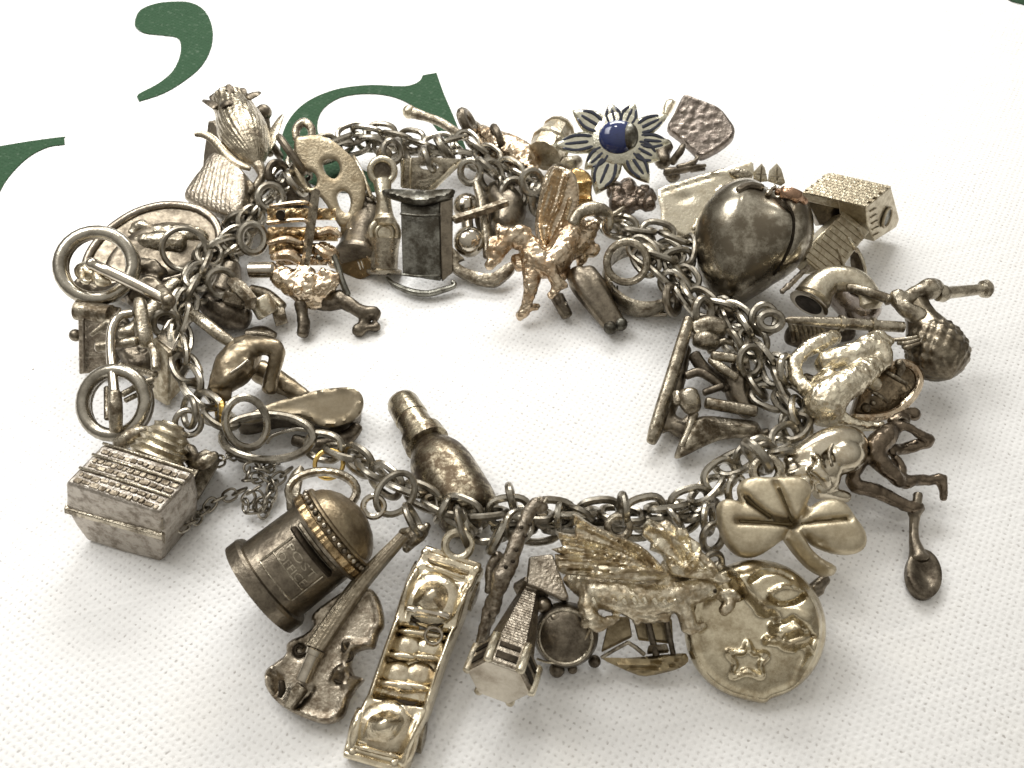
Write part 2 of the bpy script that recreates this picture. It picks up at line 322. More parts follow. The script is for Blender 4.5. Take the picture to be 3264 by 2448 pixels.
def pillow(name, c, pl, outline, mat, parent, wall=.06, dome=.04, rim=.08, res=.03, relief=(), holes=(), smooth=True, k=4, sharp=45, noise=0, border=None):
    """a plate with the given outline, straight wall, domed top and relief (lines and blobs)"""
    ol = [pl.uv(c, *p) for p in outline]; ol = [tuple(q) for q in cr(ol, k, True)] if smooth else ol
    hl = [[tuple(q) for q in cr([pl.uv(c, *p) for p in h], 3, True)] for h in holes]
    loops = [ol]+hl; pts = []; edges = []
    for lp in loops:
        o = len(pts); pts += lp; edges += [(o+i, o+(i+1) % len(lp)) for i in range(len(lp))]
    a = np.array(ol); x0, y0 = a.min(0); x1, y1 = a.max(0)
    gx, gy = np.meshgrid(np.arange(x0, x1, res), np.arange(y0, y1, res*.87)); gx = gx+(np.arange(gx.shape[0]) % 2)[:, None]*res*.5
    g = np.stack([gx.ravel(), gy.ravel()], 1)
    ok = np.ones(len(g), bool)
    for i, lp in enumerate(loops):
        q = inside(g, lp); ok &= (q if i == 0 else ~q); ok &= dseg(g, lp) > res*.45
    pts += [tuple(p) for p in g[ok]]
    r = geometry.delaunay_2d_cdt([Vector(p) for p in pts], edges, [], 0, 1e-6)
    P = np.array([tuple(v) for v in r[0]]); tri = np.array([t for t in r[2] if len(t) == 3])
    cen = P[tri].mean(1); ok = inside(cen, ol)
    for h in hl: ok &= ~inside(cen, h)
    tri = tri[ok]
    d = np.full(len(P), 1e9)
    for lp in loops: d = np.minimum(d, dseg(P, lp))
    q = np.clip(d/rim, 0, 1); h = wall+dome*np.sqrt(1-(1-q)**2)
    for it in relief:
        if it[0] == 'poly':
            lp = [tuple(q) for q in cr([pl.uv(c, *p) for p in it[1]], 4, True)]; w = c.r(it[3], pl.hit(c, *it[1][0]))
            dd = dseg(P, lp)*np.where(inside(P, lp), 1, -1); q = np.clip(dd/w*.5+.5, 0, 1); h = h+it[2]*q*q*(3-2*q)*np.clip(d/(rim*.25), 0, 1)
        elif it[0] == 'line':
            ln = [pl.uv(c, *p) for p in it[1]]; ln = cr(ln, 4) if len(ln) > 2 else ln
            w = c.r(it[2], pl.hit(c, *it[1][0])); h = h+it[3]*np.exp(-(dseg(P, ln, False)/w)**2)*np.clip(d/(rim*.25), 0, 1)
        else:
            u, v = pl.uv(c, *it[1]); p0 = pl.hit(c, *it[1]); rx, ry = c.r(it[2], p0), c.r(it[3], p0); an = RAD(it[5]) if len(it) > 5 else 0
            X = P-np.array((u, v)); X = np.stack([X[:, 0]*math.cos(an)+X[:, 1]*math.sin(an), X[:, 1]*math.cos(an)-X[:, 0]*math.sin(an)], 1)
            h = h+it[4]*np.exp(-((X[:, 0]/rx)**2+(X[:, 1]/ry)**2))*np.clip(d/(rim*.25), 0, 1)
    if border: h = h+border[1]*np.exp(-((d-border[0]*.6)/(border[0]*.5))**2)
    if noise: h = h+noise*(np.random.RandomState(3).rand(len(P))-.5)
    h = np.maximum(h, .012); n = len(P)
    m = MB(); vs = [pl.w(P[i][0], P[i][1], h[i]) for i in range(n)]+[pl.w(P[i][0], P[i][1], 0) for i in range(n)]
    fs = [tuple(int(i) for i in t) for t in tri]+[tuple(int(i)+n for i in t[::-1]) for t in tri]
    cnt = {}
    for t in tri:
        for i in range(3):
            e = (int(t[i]), int(t[(i+1) % 3])); cnt[e] = 1
    for (p, q2) in cnt:
        if (q2, p) not in cnt: fs.append((q2, p, p+n, q2+n))
    m.add(vs, fs)
    return m.build(name, mat, parent, sharp=sharp)
def text_mesh(s, size):
    cu = bpy.data.curves.new('lettering', 'FONT'); cu.body = s; cu.size = size; cu.extrude = 0; cu.align_x = 'CENTER'; cu.resolution_u = 3
    o = bpy.data.objects.new('lettering', cu); COL.objects.link(o)
    me = bpy.data.meshes.new_from_object(o.evaluated_get(bpy.context.evaluated_depsgraph_get()))
    r = ([v.co.copy() for v in me.vertices], [tuple(p.vertices) for p in me.polygons])
    bpy.data.objects.remove(o); bpy.data.curves.remove(cu); bpy.data.meshes.remove(me)
    return r

TXT = [text_mesh(s, 1.0) for s in ('POST', 'OFFICE')]
Z = Vector((0, 0, 1))
# ------------------------------------------------------------------ the tablecloth and its green print
m = MB(); g = [i*2.0-44 for i in range(45)]
m.add([(x, y, 0) for y in g for x in g], [(j*45+i, j*45+i+1, (j+1)*45+i+1, (j+1)*45+i) for j in range(44) for i in range(44)])
cloth = m.build('tablecloth', CLOTH); cloth['kind'] = 'structure'
cloth['label'] = 'white woven cotton cloth with green printed letters under the bracelet'
Q = Crop(0, 0, 1.4747); FLAT = Plane((0, 0, .004))
def printed(name, pts): return pillow(name, Q, FLAT, pts, INK, cloth, wall=.004, dome=0, res=.35, k=3)
printed('printed_apostrophe', [(635, 100), (660, 50), (730, 20), (810, 10), (900, 15), (965, 55), (998, 130), (995, 220), (950, 310), (870, 380), (770, 440), (662, 476), (654, 474), (650, 446), (740, 398), (810, 340), (845, 270), (850, 210), (830, 178), (760, 168), (680, 158), (640, 132)])
printed('printed_letter', [(2048, 346), (2053, 348), (2085, 440), (2130, 545), (2190, 700), (2180, 705), (2080, 640), (2030, 580), (1960, 512), (1880, 468), (1800, 447), (1700, 443), (1600, 460), (1525, 508), (1494, 570), (1500, 640), (1560, 720), (1680, 790), (1800, 850), (1780, 900), (1560, 900), (1400, 830), (1330, 750), (1318, 680), (1345, 590), (1400, 515), (1480, 460), (1600, 418), (1750, 402), (1900, 408), (1966, 388), (1985, 362), (1990, 356)])
printed('printed_letter', [(-160, 720), (0, 690), (150, 665), (296, 646), (302, 650), (304, 676), (300, 682), (230, 692), (150, 730), (80, 790), (20, 865), (-40, 980), (-120, 1060)])
printed('printed_letter', [(4700, -60), (4740, 0), (4800, 20), (4900, 40), (4950, -60)])

# ------------------------------------------------------------------ rosebud
p = A(1650, 800, 0); r = charm('rosebud_charm', 'silver rosebud with veined petals and two leaves at the far left of the bracelet', 'charm', p)
P0 = A(1712, 775, .62); P1 = A(1490, 262, .80); rr = A.r(185, A(1560, 540, .75))
m = MB(); wob = lambda t, a: .05*math.sin(3*a+3*t)+.022*math.sin(27*a+5*math.sin(4*t+a))*(.6+.4*math.sin(40*t+9*a))
m.lathe(P0, P1, [(float(a_), float(b_)) for a_, b_ in cr([(0, rr*.12), (.05, rr*.3), (.14, rr*.58), (.27, rr*.83), (.42, rr*.98), (.58, rr*.99), (.72, rr*.9), (.86, rr*.8), (.94, rr*.8), (.95, rr*.66), (.85, rr*.5)], 5)], 150, wob=wob)
m.build('bud', metal('veined_silver', (.56, .50, .39), (.13, .10, .07), .48, scale=7, rough=(.18, .36), bump=.6, bscale=22), r, sharp=80)
for pts in ([(1400, 330, .9, 40), (1340, 300, .9, 30), (1300, 285, .86, 16)], [(1640, 260, .95, 40), (1690, 238, .95, 32), (1722, 225, .93, 20)], [(1470, 260, .95, 40), (1500, 215, 1.0, 38), (1487, 172, 1.03, 22)], [(1560, 270, .88, 40), (1590, 215, .9, 40), (1600, 200, .9, 25)], [(1440, 320, .98, 34), (1490, 300, 1.02, 36), (1540, 315, .98, 30)], [(1360, 270, .82, 35), (1420, 235, .85, 35), (1480, 228, .85, 25)]):
    m = MB(); m.T(A, pts, flat=.5, up=Z); m.build('petal', DARK, r)
LEAF = metal('leaf_silver', (.50, .44, .34), (.14, .11, .075), .48, rough=(.2, .36))
m = MB(); m.T(A, [(1650, 800, .60, 20), (1560, 765, .62, 30), (1470, 695, .66, 36), (1380, 590, .7, 34), (1310, 545, .72, 30), (1240, 538, .74, 22)], flat=.55, up=lean(-90, 40)); m.build('leaf', LEAF, r)
m = MB(); lw = [(1655, 800), (1560, 775), (1470, 700), (1390, 600), (1310, 545), (1235, 535)]
lw2 = [(1640, 770), (1570, 735), (1490, 665), (1420, 575), (1330, 520), (1230, 528)]
m.field(cr([A(x, y, .55+.04*i) for i, (x, y) in enumerate(lw)]), cr([A(x, y, .66+.05*i) for i, (x, y) in enumerate(lw2)]), lambda s, t: .0, 20, 6, .03, nrm=lean(-90, 20))
m = MB(); m.field(cr([A(1735, 700, .5), A(1770, 560, .55), A(1850, 430, .62), A(1895, 385, .66)]), cr([A(1760, 720, .5), A(1830, 620, .55), A(1880, 480, .6), A(1905, 400, .66)]), lambda s, t: .01*(1-t*t), 12, 4, .03, nrm=lean(-90, 30)); m.build('leaf', MID, r)
m = MB(); m.T(A, [(1712, 770, .62, 46), (1745, 850, .58, 36), (1700, 930, .52, 30), (1660, 1030, .42, 34), (1690, 1090, .38, 46)]); m.T(A, [(1640, 900, .55, 22), (1660, 950, .52, 36), (1640, 990, .5, 20)]); m.T(A, [(1600, 1130, .3, 30), (1690, 1180, .28, 36), (1640, 1220, .25, 30)]); m.build('stem', MID, r)
ring(r, A, 1700, 1130, .42, 95, 22, lean(200, 60))
p = A(1755, 375, 0); r = charm('bead_charm', 'small dark round bead peeping out between rosebud and green letter', 'bead', p)
m = MB(); m.Bl(A, 1755, 375, .5, 62, n=20); m.build('ball', DARK, r)
m = MB(); m.T(A, [(1770, 425, .45, 30), (1790, 560, .3, 26), (1800, 690, .25, 30)]); m.build('stalk', DARK, r)
ring(r, A, 1830, 640, .4, 80, 28, lean(30, 70), mat=DARK); ring(r, A, 1880, 850, .42, 75, 24, lean(250, 70))

# ------------------------------------------------------------------ thatched cottage
p = A(1450, 1000, 0); r = charm('cottage_charm', 'thatched cottage with ribbed grey roof lying behind the rosebud', 'charm', p)
pl = Plane(A(1430, 960, .42), lean(-120, 25)); m = MB()
rib = [('line', [(1380+i*42, 700+abs(i-3)*16), (1240+i*62, 1110+i*14)], 9, -.014) for i in range(8)]
rib = [('line', [(1370+i*24, 715+abs(i-5)*10), (1235+i*35, 1105+i*8)], 7, -.007) for i in range(14)]
pillow('roof', A, pl, [(1430, 725), (1330, 850), (1222, 1000), (1212, 1075), (1290, 1120), (1440, 1180), (1600, 1200), (1660, 1050), (1650, 880), (1560, 800)], ROUGH, r, wall=.14, dome=.06, rim=.2, res=.018, relief=rib, k=2)
m = MB(); m.prism([A(1335, 440, .52), A(1380, 450, .5), A(1500, 640, .5), A(1400, 760, .3), A(1330, 920, .12), A(1285, 920, .1), A(1300, 700, .3)], Vector((.1, .12, -.05))); m.build('gable_wall', DARK, r, bevel=.008)
m = MB(); m.Bl(A, 1470, 1215, .35, 38); m.build('chimney', SHINY, r)
ring(r, A, 1560, 1180, .4, 90, 24, lean(120, 65))

# ------------------------------------------------------------------ oval disc
p = B(850, 330, 0); r = charm('oval_disc_charm', 'oval dish with raised rim and small figure lying behind the tricycle wheel', 'charm', p)
pl = Plane(B(830, 300, .30), lean(-60, 14)); oval = [(380, 420), (440, 300), (560, 180), (720, 85), (900, 42), (1080, 60), (1200, 130), (1250, 230), (1230, 350), (1080, 480), (800, 560), (520, 560), (400, 510)]
pillow('dish', B, pl, oval, DARK, r, wall=.07, dome=.02, rim=.05, res=.03)
pl2 = Plane(pl.o+pl.n*.08, pl.n); pillow('inner_plate', B, pl2, [(840+(x-820)*.78, 330+(y-300)*.74) for x, y in oval], DARK, r, wall=.05, dome=.05, rim=.12, res=.03, relief=[('blob', (700, 300), 90, 50, .04), ('blob', (1000, 300), 90, 60, .04)])
m = MB(); m.tube([pl.w(*pl.uv(B, *q), .09) for q in cr(oval, 6, True)], B.r(30, B(800, 300, .4)), 10, True); m.build('rim', metal('rim_silver', (.40, .355, .30), (.13, .105, .08), .5, rough=(.16, .32)), r)
m = MB(); m.T(B, [(670, 200, .42, 34), (720, 145, .46, 46), (790, 170, .46, 40), (900, 190, .44, 60), (1080, 200, .44, 60), (1160, 220, .4, 30)]); m.T(B, [(640, 280, .4, 50), (800, 250, .46, 70), (1000, 260, .46, 66)]); m.build('figure', MID, r, remesh=.018, disp=.03)
ring(r, B, 1010, 300, .62, 138, 20, None)

# ------------------------------------------------------------------ tricycle
p = B(600, 900, 0); r = charm('tricycle_charm', 'silver tricycle with round wire wheels and a forked frame at the left edge', 'charm', p)
nv = lean(-95, 38)
m = MB(); c0 = B(430, 405, .86); m.tube(circ(c0, B.r(228, c0), lean(-70, 32)), B.r(46, c0), 14, True); w1 = m.build('wheel', WIRE, r)
m = MB(); c1 = B(455, 415, .76); m.tube(circ(c1, B.r(225, c1), lean(-70, 32)), B.r(34, c1), 12, True); m.build('wheel', WIRE, r)
m = MB(); m.Bl(B, 370, 440, .84, 88, .55); m.T(B, [(330, 430, .9, 22), (340, 500, .92, 22), (380, 520, .92, 20)]); m.T(B, [(420, 380, .95, 30), (450, 500, .93, 40), (520, 520, .9, 24)]); m.build('hub', CAST, r, remesh=.016, disp=.02)
m = MB(); m.T(B, [(405, 400, 1.0, 40), (480, 435, 1.0, 40), (640, 510, .92, 40), (800, 590, .84, 40), (890, 640, .8, 40)], n=14); m.Bl(B, 402, 398, 1.01, 44); m.build('crossbar', SHINY, r)
m = MB(); m.Bl(B, 905, 640, .82, 50); m.T(B, [(850, 570, .8, 46), (905, 640, .82, 44), (890, 690, .75, 30)]); m.build('pedal', MID, r)
m = MB(); m.T(B, [(715, 645, .82, 40), (722, 700, .82, 46), (735, 800, .76, 54), (748, 890, .7, 56), (745, 940, .66, 40)], n=14); m.build('handle_grip', MID, r)
m = MB(); m.T(B, [(655, 725, .84, 30), (590, 740, .88, 30), (545, 790, .88, 31), (525, 880, .84, 31), (525, 1000, .8, 31), (535, 1120, .78, 32), (548, 1250, .76, 34)], n=12); m.build('fork', SHINY, r)
m = MB(); m.T(B, [(550, 1250, .76, 44), (556, 1350, .7, 47), (560, 1500, .56, 42)], n=14); m.T(B, [(503, 1215, .62, 24), (505, 1420, .52, 24)]); m.build('fork_sleeve', MID, r)
m = MB(); m.T(B, [(440, 945, .7, 40), (560, 930, .72, 36), (690, 908, .72, 36)]); m.T(B, [(395, 865, .66, 16), (500, 790, .7, 30), (520, 800, .7, 30)]); m.build('handlebar', MID, r)
m = MB(); m.T(B, [(790, 940, .66, 30), (815, 1000, .66, 30), (822, 1090, .62, 32)]); m.T(B, [(600, 1260, .66, 22), (700, 1205, .64, 22), (800, 1160, .62, 24)]); m.T(B, [(620, 1300, .6, 18), (720, 1250, .58, 18), (800, 1200, .56, 18)]); m.T(B, [(580, 1070, .5, 26), (700, 1100, .5, 26), (820, 1130, .55, 26)]); m.T(B, [(590, 860, .5, 50), (700, 820, .5, 60), (880, 600, .5, 60), (960, 520, .5, 50)]); m.build('frame', MID, r)
for zz, dx in ((.62, 0), (.5, 28)):
    m = MB(); c0 = B(545+dx, 1312+dx*.4, zz); m.tube(circ(c0, B.r(216, c0), lean(-100, 34)), B.r(46 if dx == 0 else 34, c0), 14, True); m.build('wheel', WIRE, r)

m = MB(); m.T(B, [(640, 600, .5, 90), (760, 560, .46, 100), (860, 640, .4, 90), (900, 760, .36, 80)]); m.T(B, [(560, 760, .4, 70), (660, 960, .36, 90), (740, 1060, .34, 80), (800, 1000, .36, 70)]); m.T(B, [(320, 520, .5, 60), (460, 600, .46, 60), (620, 560, .5, 60)]); m.T(B, [(700, 420, .56, 60), (790, 420, .56, 60), (860, 470, .5, 50)])
m.build('engine', DARK, r, remesh=.02, smooth=2, disp=.05)
# ------------------------------------------------------------------ chest and booklet
p = B(410, 900, 0); r = charm('chest_charm', 'small grey lidded chest half hidden behind the tricycle fork', 'charm', p)
m = MB(); f = [B(305, 735, .62), B(520, 780, .62), B(530, 1110, .12), B(312, 1130, .1)]; m.prism(f, Vector((.05, .22, -.02))); m.build('body', ROUGH, r, bevel=.015)
m = MB(); P0 = B(300, 700, .62); P1 = B(530, 735, .62); m.lathe(P0, P1, [(0, .02), (.02, .1), (.98, .1), (1, .02)], 20); m.build('lid', MID, r)
m = MB(); m.Bl(B, 292, 868, .40, 42); m.T(B, [(345, 760, .62, 8), (350, 1110, .14, 8)]); m.build('clasp', DARK, r)
p = B(930, 1080, 0); r = charm('booklet_charm', 'pale square booklet standing behind the lower tricycle wheel', 'charm', p)
m = MB(); m.prism([B(800, 890, .55), B(905, 985, .55), B(895, 1335, .06), B(800, 1280, .06)], Vector((.035, .02, 0))); m.prism([B(905, 985, .55), B(985, 880, .55), B(1010, 1210, .06), B(895, 1335, .06)], Vector((-.02, .04, 0))); m.build('cover', PALE, r, bevel=.008)
m = MB(); m.prism([B(820, 885, .57), B(930, 965, .58), B(985, 850, .57), B(900, 800, .57)], Vector((0, 0, -.05))); m.build('pages', SHINY, r, bevel=.006)
ring(r, B, 890, 790, .6, 80, 24, lean(-60, 60)); 

# ------------------------------------------------------------------ block house with beehive dome
p = C(600, 1100, 0); r = charm('block_house_charm', 'blocky oblong house with rows of relief and a ribbed dome at lower left', 'charm', p)
BLK = metal('worn_block_silver', (.40, .345, .27), (.15, .12, .085), .5, soft=.14, scale=13, rough=(.3, .46), bump=1.0, bscale=20)
f = [C(138, 800, .74), C(400, 885, .76), C(845, 1032, .76), C(868, 1120, .58), C(882, 1190, .46), C(885, 1370, .06), C(855, 1405, .02), C(560, 1325, .0), C(300, 1240, .02), C(215, 1125, .2), C(140, 990, .4), C(143, 900, .58)]
back = C(420, 495, .74)-C(138, 800, .74); back.z = -.02
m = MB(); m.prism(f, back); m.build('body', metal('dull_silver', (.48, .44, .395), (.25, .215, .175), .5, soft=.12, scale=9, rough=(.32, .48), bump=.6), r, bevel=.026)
def top(u, v, h=0): return f[0]+(f[2]-f[0])*u+back*v+Z*(h+.012*(math.sin(u*3.14)))
m = MB()
for v in (.36, .70, .985):
    m.tube([top(u, v, .012) for u in (0.01, .5, .99)], .014, 8)
m.build('ridge', MID, r)
rng = random.Random(5)
for row, v in enumerate((.10, .24, .47, .60, .82)):
    u = .05
    while u < .95:
        w_ = rng.uniform(.018, .05); u += w_+.008
        m = MB(); q = top(min(u, .96), v+rng.uniform(-.012, .012), .0); m.box(q, (f[2]-f[0])*w_, back*rng.uniform(.04, .058), Z*rng.uniform(.007, .013)); m.build('relief_block', BLK, r, bevel=.009)
        u += w_
m = MB(); e0 = f[2]+back*.02; m.prism([C(885, 1190, .46), C(885, 1370, .04), C(1290, 690, .04), C(1305, 620, .42), C(1270, 575, .46), C(1190, 630, .44)], Vector((-.10, .05, 0))); m.build('side_ledge', MID, r, bevel=.012)
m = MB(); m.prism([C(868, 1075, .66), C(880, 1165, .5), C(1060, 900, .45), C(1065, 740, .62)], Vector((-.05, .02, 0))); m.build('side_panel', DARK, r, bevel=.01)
m = MB(); P0 = C(800, 690, .50); P1 = C(960, 350, .68); ra = C.r(205, P0)
prof = [(0, ra)]
for i in range(6):
    t = i/6; k = math.sqrt(max(.04, 1-(t*.93)**2)); k2 = math.sqrt(max(.04, 1-((t+.14)*.93)**2))
    prof += [(t+.015, ra*k*1.0), (t+.06, ra*k*1.07), (t+.11, ra*k2*1.05), (t+.145, ra*k2*.95)]
prof += [(.97, ra*.25), (1.0, ra*.06)]
m.lathe(P0, P1, prof, 30); m.build('beehive_dome', PALE, r, sharp=60)
m = MB(); m.T(C, [(540, 520, .5, 60), (640, 450, .55, 66), (740, 410, .52, 50)]); m.build('trim', MID, r)
m = MB(); m.prism([p_+(CAM-p_).normalized()*.012+Vector((-.012,-.02,0)) for p_ in (C(142, 985, .41), C(882, 1195, .45), C(884, 1225, .40), C(146, 1020, .36))], Vector((0, .06, 0))); m.build('front_ledge', MID, r, bevel=.008)
m = MB(); m.T(C, [(1060, 560, .4, 70), (1130, 660, .42, 60), (1200, 640, .46, 60), (1280, 590, .46, 40)]); m.build('trim', MID, r, remesh=.02)
ring(r, C, 1065, 350, .66, 95, 24, lean(-75, 45)); ring(r, C, 1075, 270, .72, 110, 26, lean(-150, 60))

# ------------------------------------------------------------------ fine safety chain
p = C(1560, 850, 0); r = thing('safety_chain', 'fine safety chain bunched in a knot between the block house and pillar box', 'chain', p)
rng = random.Random(11)
path = cr([C(1300, 640, .3), C(1380, 610, .22), C(1440, 590, .12), C(1600, 640, .1), C(1720, 660, .08), C(1640, 700, .2), C(1540, 690, .22), C(1520, 780, .24), C(1640, 760, .14), C(1700, 850, .14), C(1620, 960, .14), C(1560, 1020, .1), C(1500, 980, .15), C(1560, 860, .28), C(1600, 900, .24), C(1640, 1030, .06), C(1690, 900, .1), C(1720, 800, .1), C(1810, 720, .12)], 14)
path2 = cr([C(1020, 1130, .2), C(1110, 1090, .12), C(1180, 1020, .07), C(1270, 940, .07), C(1400, 890, .1), C(1500, 850, .15)], 14)
def linkmesh(name, Lh, Wh, wire, mat, n=8, k=22):
    m = MB(); P = []
    for i in range(k):
        a = 2*math.pi*i/k; ca, sa = math.cos(a), math.sin(a); e = 2.6
        P.append(Vector((Lh*math.copysign(abs(ca)**(2/e), ca), Wh*math.copysign(abs(sa)**(2/e), sa), 0)))
    m.tube(P, wire, n, True, up=Z); o = m.build(name, mat); me = o.data; bpy.data.objects.remove(o); return me
def lay(parent, path, me, step, mat=None, name='link', roll=(50, -40), jit=14, base=None, start=0):
    P = [Vector(p) for p in path]; acc = start; k = 0; out = []
    for i in range(len(P)-1):
        d = P[i+1]-P[i]; l = d.length
        while acc <= l:
            p = P[i]+d*(acc/l); x = d.normalized(); zz = (Z-x*x.z).normalized(); y = zz.cross(x)
            a = RAD(roll[k % 2]+rng.uniform(-jit, jit)); y2 = y*math.cos(a)+zz*math.sin(a); z2 = x.cross(y2)
            o = bpy.data.objects.new(name, me); COL.objects.link(o); o.parent = parent
            M = Matrix((x, y2, z2)).transposed().to_4x4(); M.translation = p-parent.location; o.matrix_local = M @ Matrix.Rotation(RAD(rng.uniform(-12, 12)), 4, 'Z')
            acc += step*rng.uniform(.93, 1.07); k += 1; out.append(o)
        acc -= l
    return out
fine = linkmesh('fine_link', .068, .05, .0125, WIRE)
lay(r, path, fine, .088); lay(r, path2, fine, .095)

# ------------------------------------------------------------------ big clasp rings
p = D(520, 450, 0); r = thing('clasp_ring', 'large round wire clasp ring lying beneath the shoe charm', 'ring', p)
ring(r, D, 525, 400, .34, 305, 29, lean(-95, 24), e=.5, ang=RAD(-2), name='ring')
p = D(380, 310, 0); r = thing('clasp_link', 'thick oval wire link hooked through the large clasp ring', 'ring', p)
ring(r, D, 385, 305, .55, 135, 27, lean(-50, 50), e=1.25, ang=RAD(15), name='ring')
p = D(235, 240, 0); r = thing('brass_ring', 'small brass ring left of the shoe charm', 'ring', p)
ring(r, D, 215, 240, .4, 75, 26, lean(200, 70), mat=BRASS, name='ring')
p = D(915, 560, 0); r = thing('brass_ring', 'thin brass ring below the shoe heel', 'ring', p)
ring(r, D, 930, 580, .3, 95, 16, lean(-100, 25), mat=BRASS, name='ring')

# ------------------------------------------------------------------ shoe
p = D(850, 300, 0); r = charm('shoe_charm', 'upturned shoe showing its smooth flat sole inside the left of the loop', 'charm', p)
pl = Plane(D(900, 230, .30), lean(-80, 22)); sole = [(330, 300), (440, 235), (560, 185), (680, 150), (820, 110), (950, 88), (1080, 84), (1145, 125), (1160, 190), (1130, 265), (1050, 318), (930, 345), (850, 325), (780, 285), (620, 268), (500, 296), (400, 318)]
pillow('upper', D, Plane(D(900, 290, .02), lean(-80, 12)), [(x*.97+20, y*.92+92) for x, y in sole], DARK, r, wall=.24, dome=.02, rim=.05, res=.05)
pillow('sole', D, pl, sole, metal('smooth_brown_silver', (.40, .345, .26), (.2, .165, .11), .46, scale=2.5, rough=(.2, .32), bump=.05), r, wall=.045, dome=.012, rim=.04, res=.035, border=(.04, .012))
m = MB(); m.T(D, [(700, 420, .12, 40), (850, 450, .1, 46), (1050, 400, .1, 50), (1120, 330, .12, 40)]); m.build('toe_cap', DARK, r)
m = MB(); m.T(D, [(520, 440, .2, 14), (560, 390, .24, 14), (700, 350, .28, 14), (800, 360, .26, 14)]); m.build('strap', WIRE, r)

# ------------------------------------------------------------------ animal with stubby legs
p = B(1400, 1080, 0); r = charm('animal_charm', 'stocky smooth animal with bent stubby legs above the shoe charm', 'charm', p)
m = MB(); m.T(B, [(1215, 1235, .42, 60), (1270, 1170, .46, 100), (1340, 1080, .5, 135), (1410, 980, .5, 120), (1460, 920, .5, 80)], n=16)
m.T(B, [(1440, 940, .56, 70), (1540, 940, .6, 62), (1625, 965, .58, 56), (1610, 1060, .48, 50), (1585, 1160, .36, 50), (1572, 1235, .28, 54)], n=14)
m.T(B, [(1500, 1100, .2, 80), (1640, 1180, .15, 76), (1790, 1262, .12, 50), (1830, 1275, .12, 40)], n=14)
m.T(B, [(1230, 1200, .5, 40), (1300, 1150, .56, 50), (1420, 1040, .6, 40)]); m.T(B, [(1180, 1220, .42, 30), (1240, 1260, .42, 50), (1310, 1270, .4, 36)])
m.build('body', metal('khaki_silver', (.42, .36, .27), (.22, .175, .115), .48, rough=(.2, .36), bump=.12), r, remesh=.018, smooth=4, disp=.018)
m = MB(); m.T(B, [(1320, 1115, .66, 12), (1380, 1075, .69, 12), (1430, 1030, .7, 10)]); m.build('fold', SHINY, r)
m = MB(); m.T(B, [(1075, 735, .66, 40), (1150, 790, .7, 42), (1250, 870, .66, 42), (1340, 930, .6, 34)]); m.build('hanging_bar', MID, r)
# small angular charm beyond it
p = B(1500, 650, 0); r = charm('barrel_charm', 'short bright cylinder with angular bracket left of the gilt galleon', 'charm', p)
m = MB(); m.T(B, [(1320, 510, .5, 40), (1380, 560, .5, 52), (1450, 640, .45, 48), (1440, 680, .4, 40)], straight=True, n=6); m.T(B, [(1300, 610, .4, 70), (1400, 640, .36, 60)], n=6); m.build('bracket', MID, r, sharp=30)
m = MB(); P0 = B(1500, 620, .34); P1 = B(1570, 735, .2); ra = B.r(78, P0); m.lathe(P0, P1, [(0, ra*.5), (.02, ra*.9), (.1, ra), (.9, ra), (.98, ra*.92), (1, ra*.8)], 20); m.build('cylinder', PALE, r)
m = MB(); m.box(B(1640, 735, .15), Vector((.06, .03, 0)), Vector((-.02, .06, .02)), Vector((0, 0, .07))); m.T(B, [(1450, 570, .3, 40), (1560, 600, .25, 40), (1660, 680, .2, 36)]); m.build('end_block', MID, r, bevel=.01)
m = MB(); m.T(B, [(1180, 640, .25, 100), (1300, 720, .2, 110), (1420, 760, .15, 80)]); m.build('tail', DARK, r, remesh=.022)
ring(r, B, 1255, 520, .52, 85, 24, lean(-60, 55)); ring(r, B, 1120, 570, .45, 80, 26, lean(-30, 60))
p = B(1520, 850, 0); r = charm('leaf_charm', 'small dark curled leaf lying flat beside the stocky animal', 'charm', p)
m = MB(); m.T(B, [(1420, 850, .14, 30), (1520, 850, .12, 60), (1610, 870, .08, 30)], flat=.4, up=Z); m.build('blade', DARK, r)
m = MB(); m.T(B, [(1430, 858, .17, 8), (1520, 855, .165, 8), (1600, 872, .12, 6)]); m.build('vein', MID, r)

# ------------------------------------------------------------------ pillar box
p = D(760, 1150, 0); r = charm('pillar_box_charm', 'round silver post box with letter slot and beaded cap lying at lower left', 'charm', p)
P0 = D(470, 1410, .44); P1 = D(1140, 890, .74); axis = (P1-P0)
R_ = D.r(318, D(700, 1200, .5)); ref = Vector((0, 0, 1))
m = MB(); m.lathe(P0, P1, [(-.005, R_*.9), (0.005, R_*1.10), (.10, R_*1.10), (.125, R_*1.06), (.135, R_*.97), (.16, R_*.955), (.62, R_*.93), (.63, R_*.90)], 48, ref); body = m.build('body', DARK, r, sharp=30)
def on(a, t, rad): # a degrees round the barrel from straight up, t along it
    x = (ref-axis.normalized()*ref.dot(axis.normalized())).normalized(); y = axis.normalized().cross(x)
    return P0+axis*t+(x*math.cos(RAD(a))+y*math.sin(RAD(a)))*rad
m = MB(); m.lathe(P0, P1, [(.62, R_*.9), (.625, R_*1.04), (.655, R_*1.10), (.66, R_*1.02)], 48, ref); m.build('cap_rim', DARK, r, sharp=30)
m = MB(); m.lathe(P0, P1, [(.655, R_*.98), (.66, R_*1.035), (.715, R_*1.035), (.72, R_*.98)], 96, ref, wob=lambda t, a: .012*math.copysign(1, math.sin(48*a))); m.build('band', GOLD, r, sharp=25)
for i in range(38):
    a = i*360/38
    m = MB(); m.ball(on(a, .748, R_*1.0), R_*.062, n=8, rings=6); m.build('bead', SHINY if i % 3 else DARK, r)
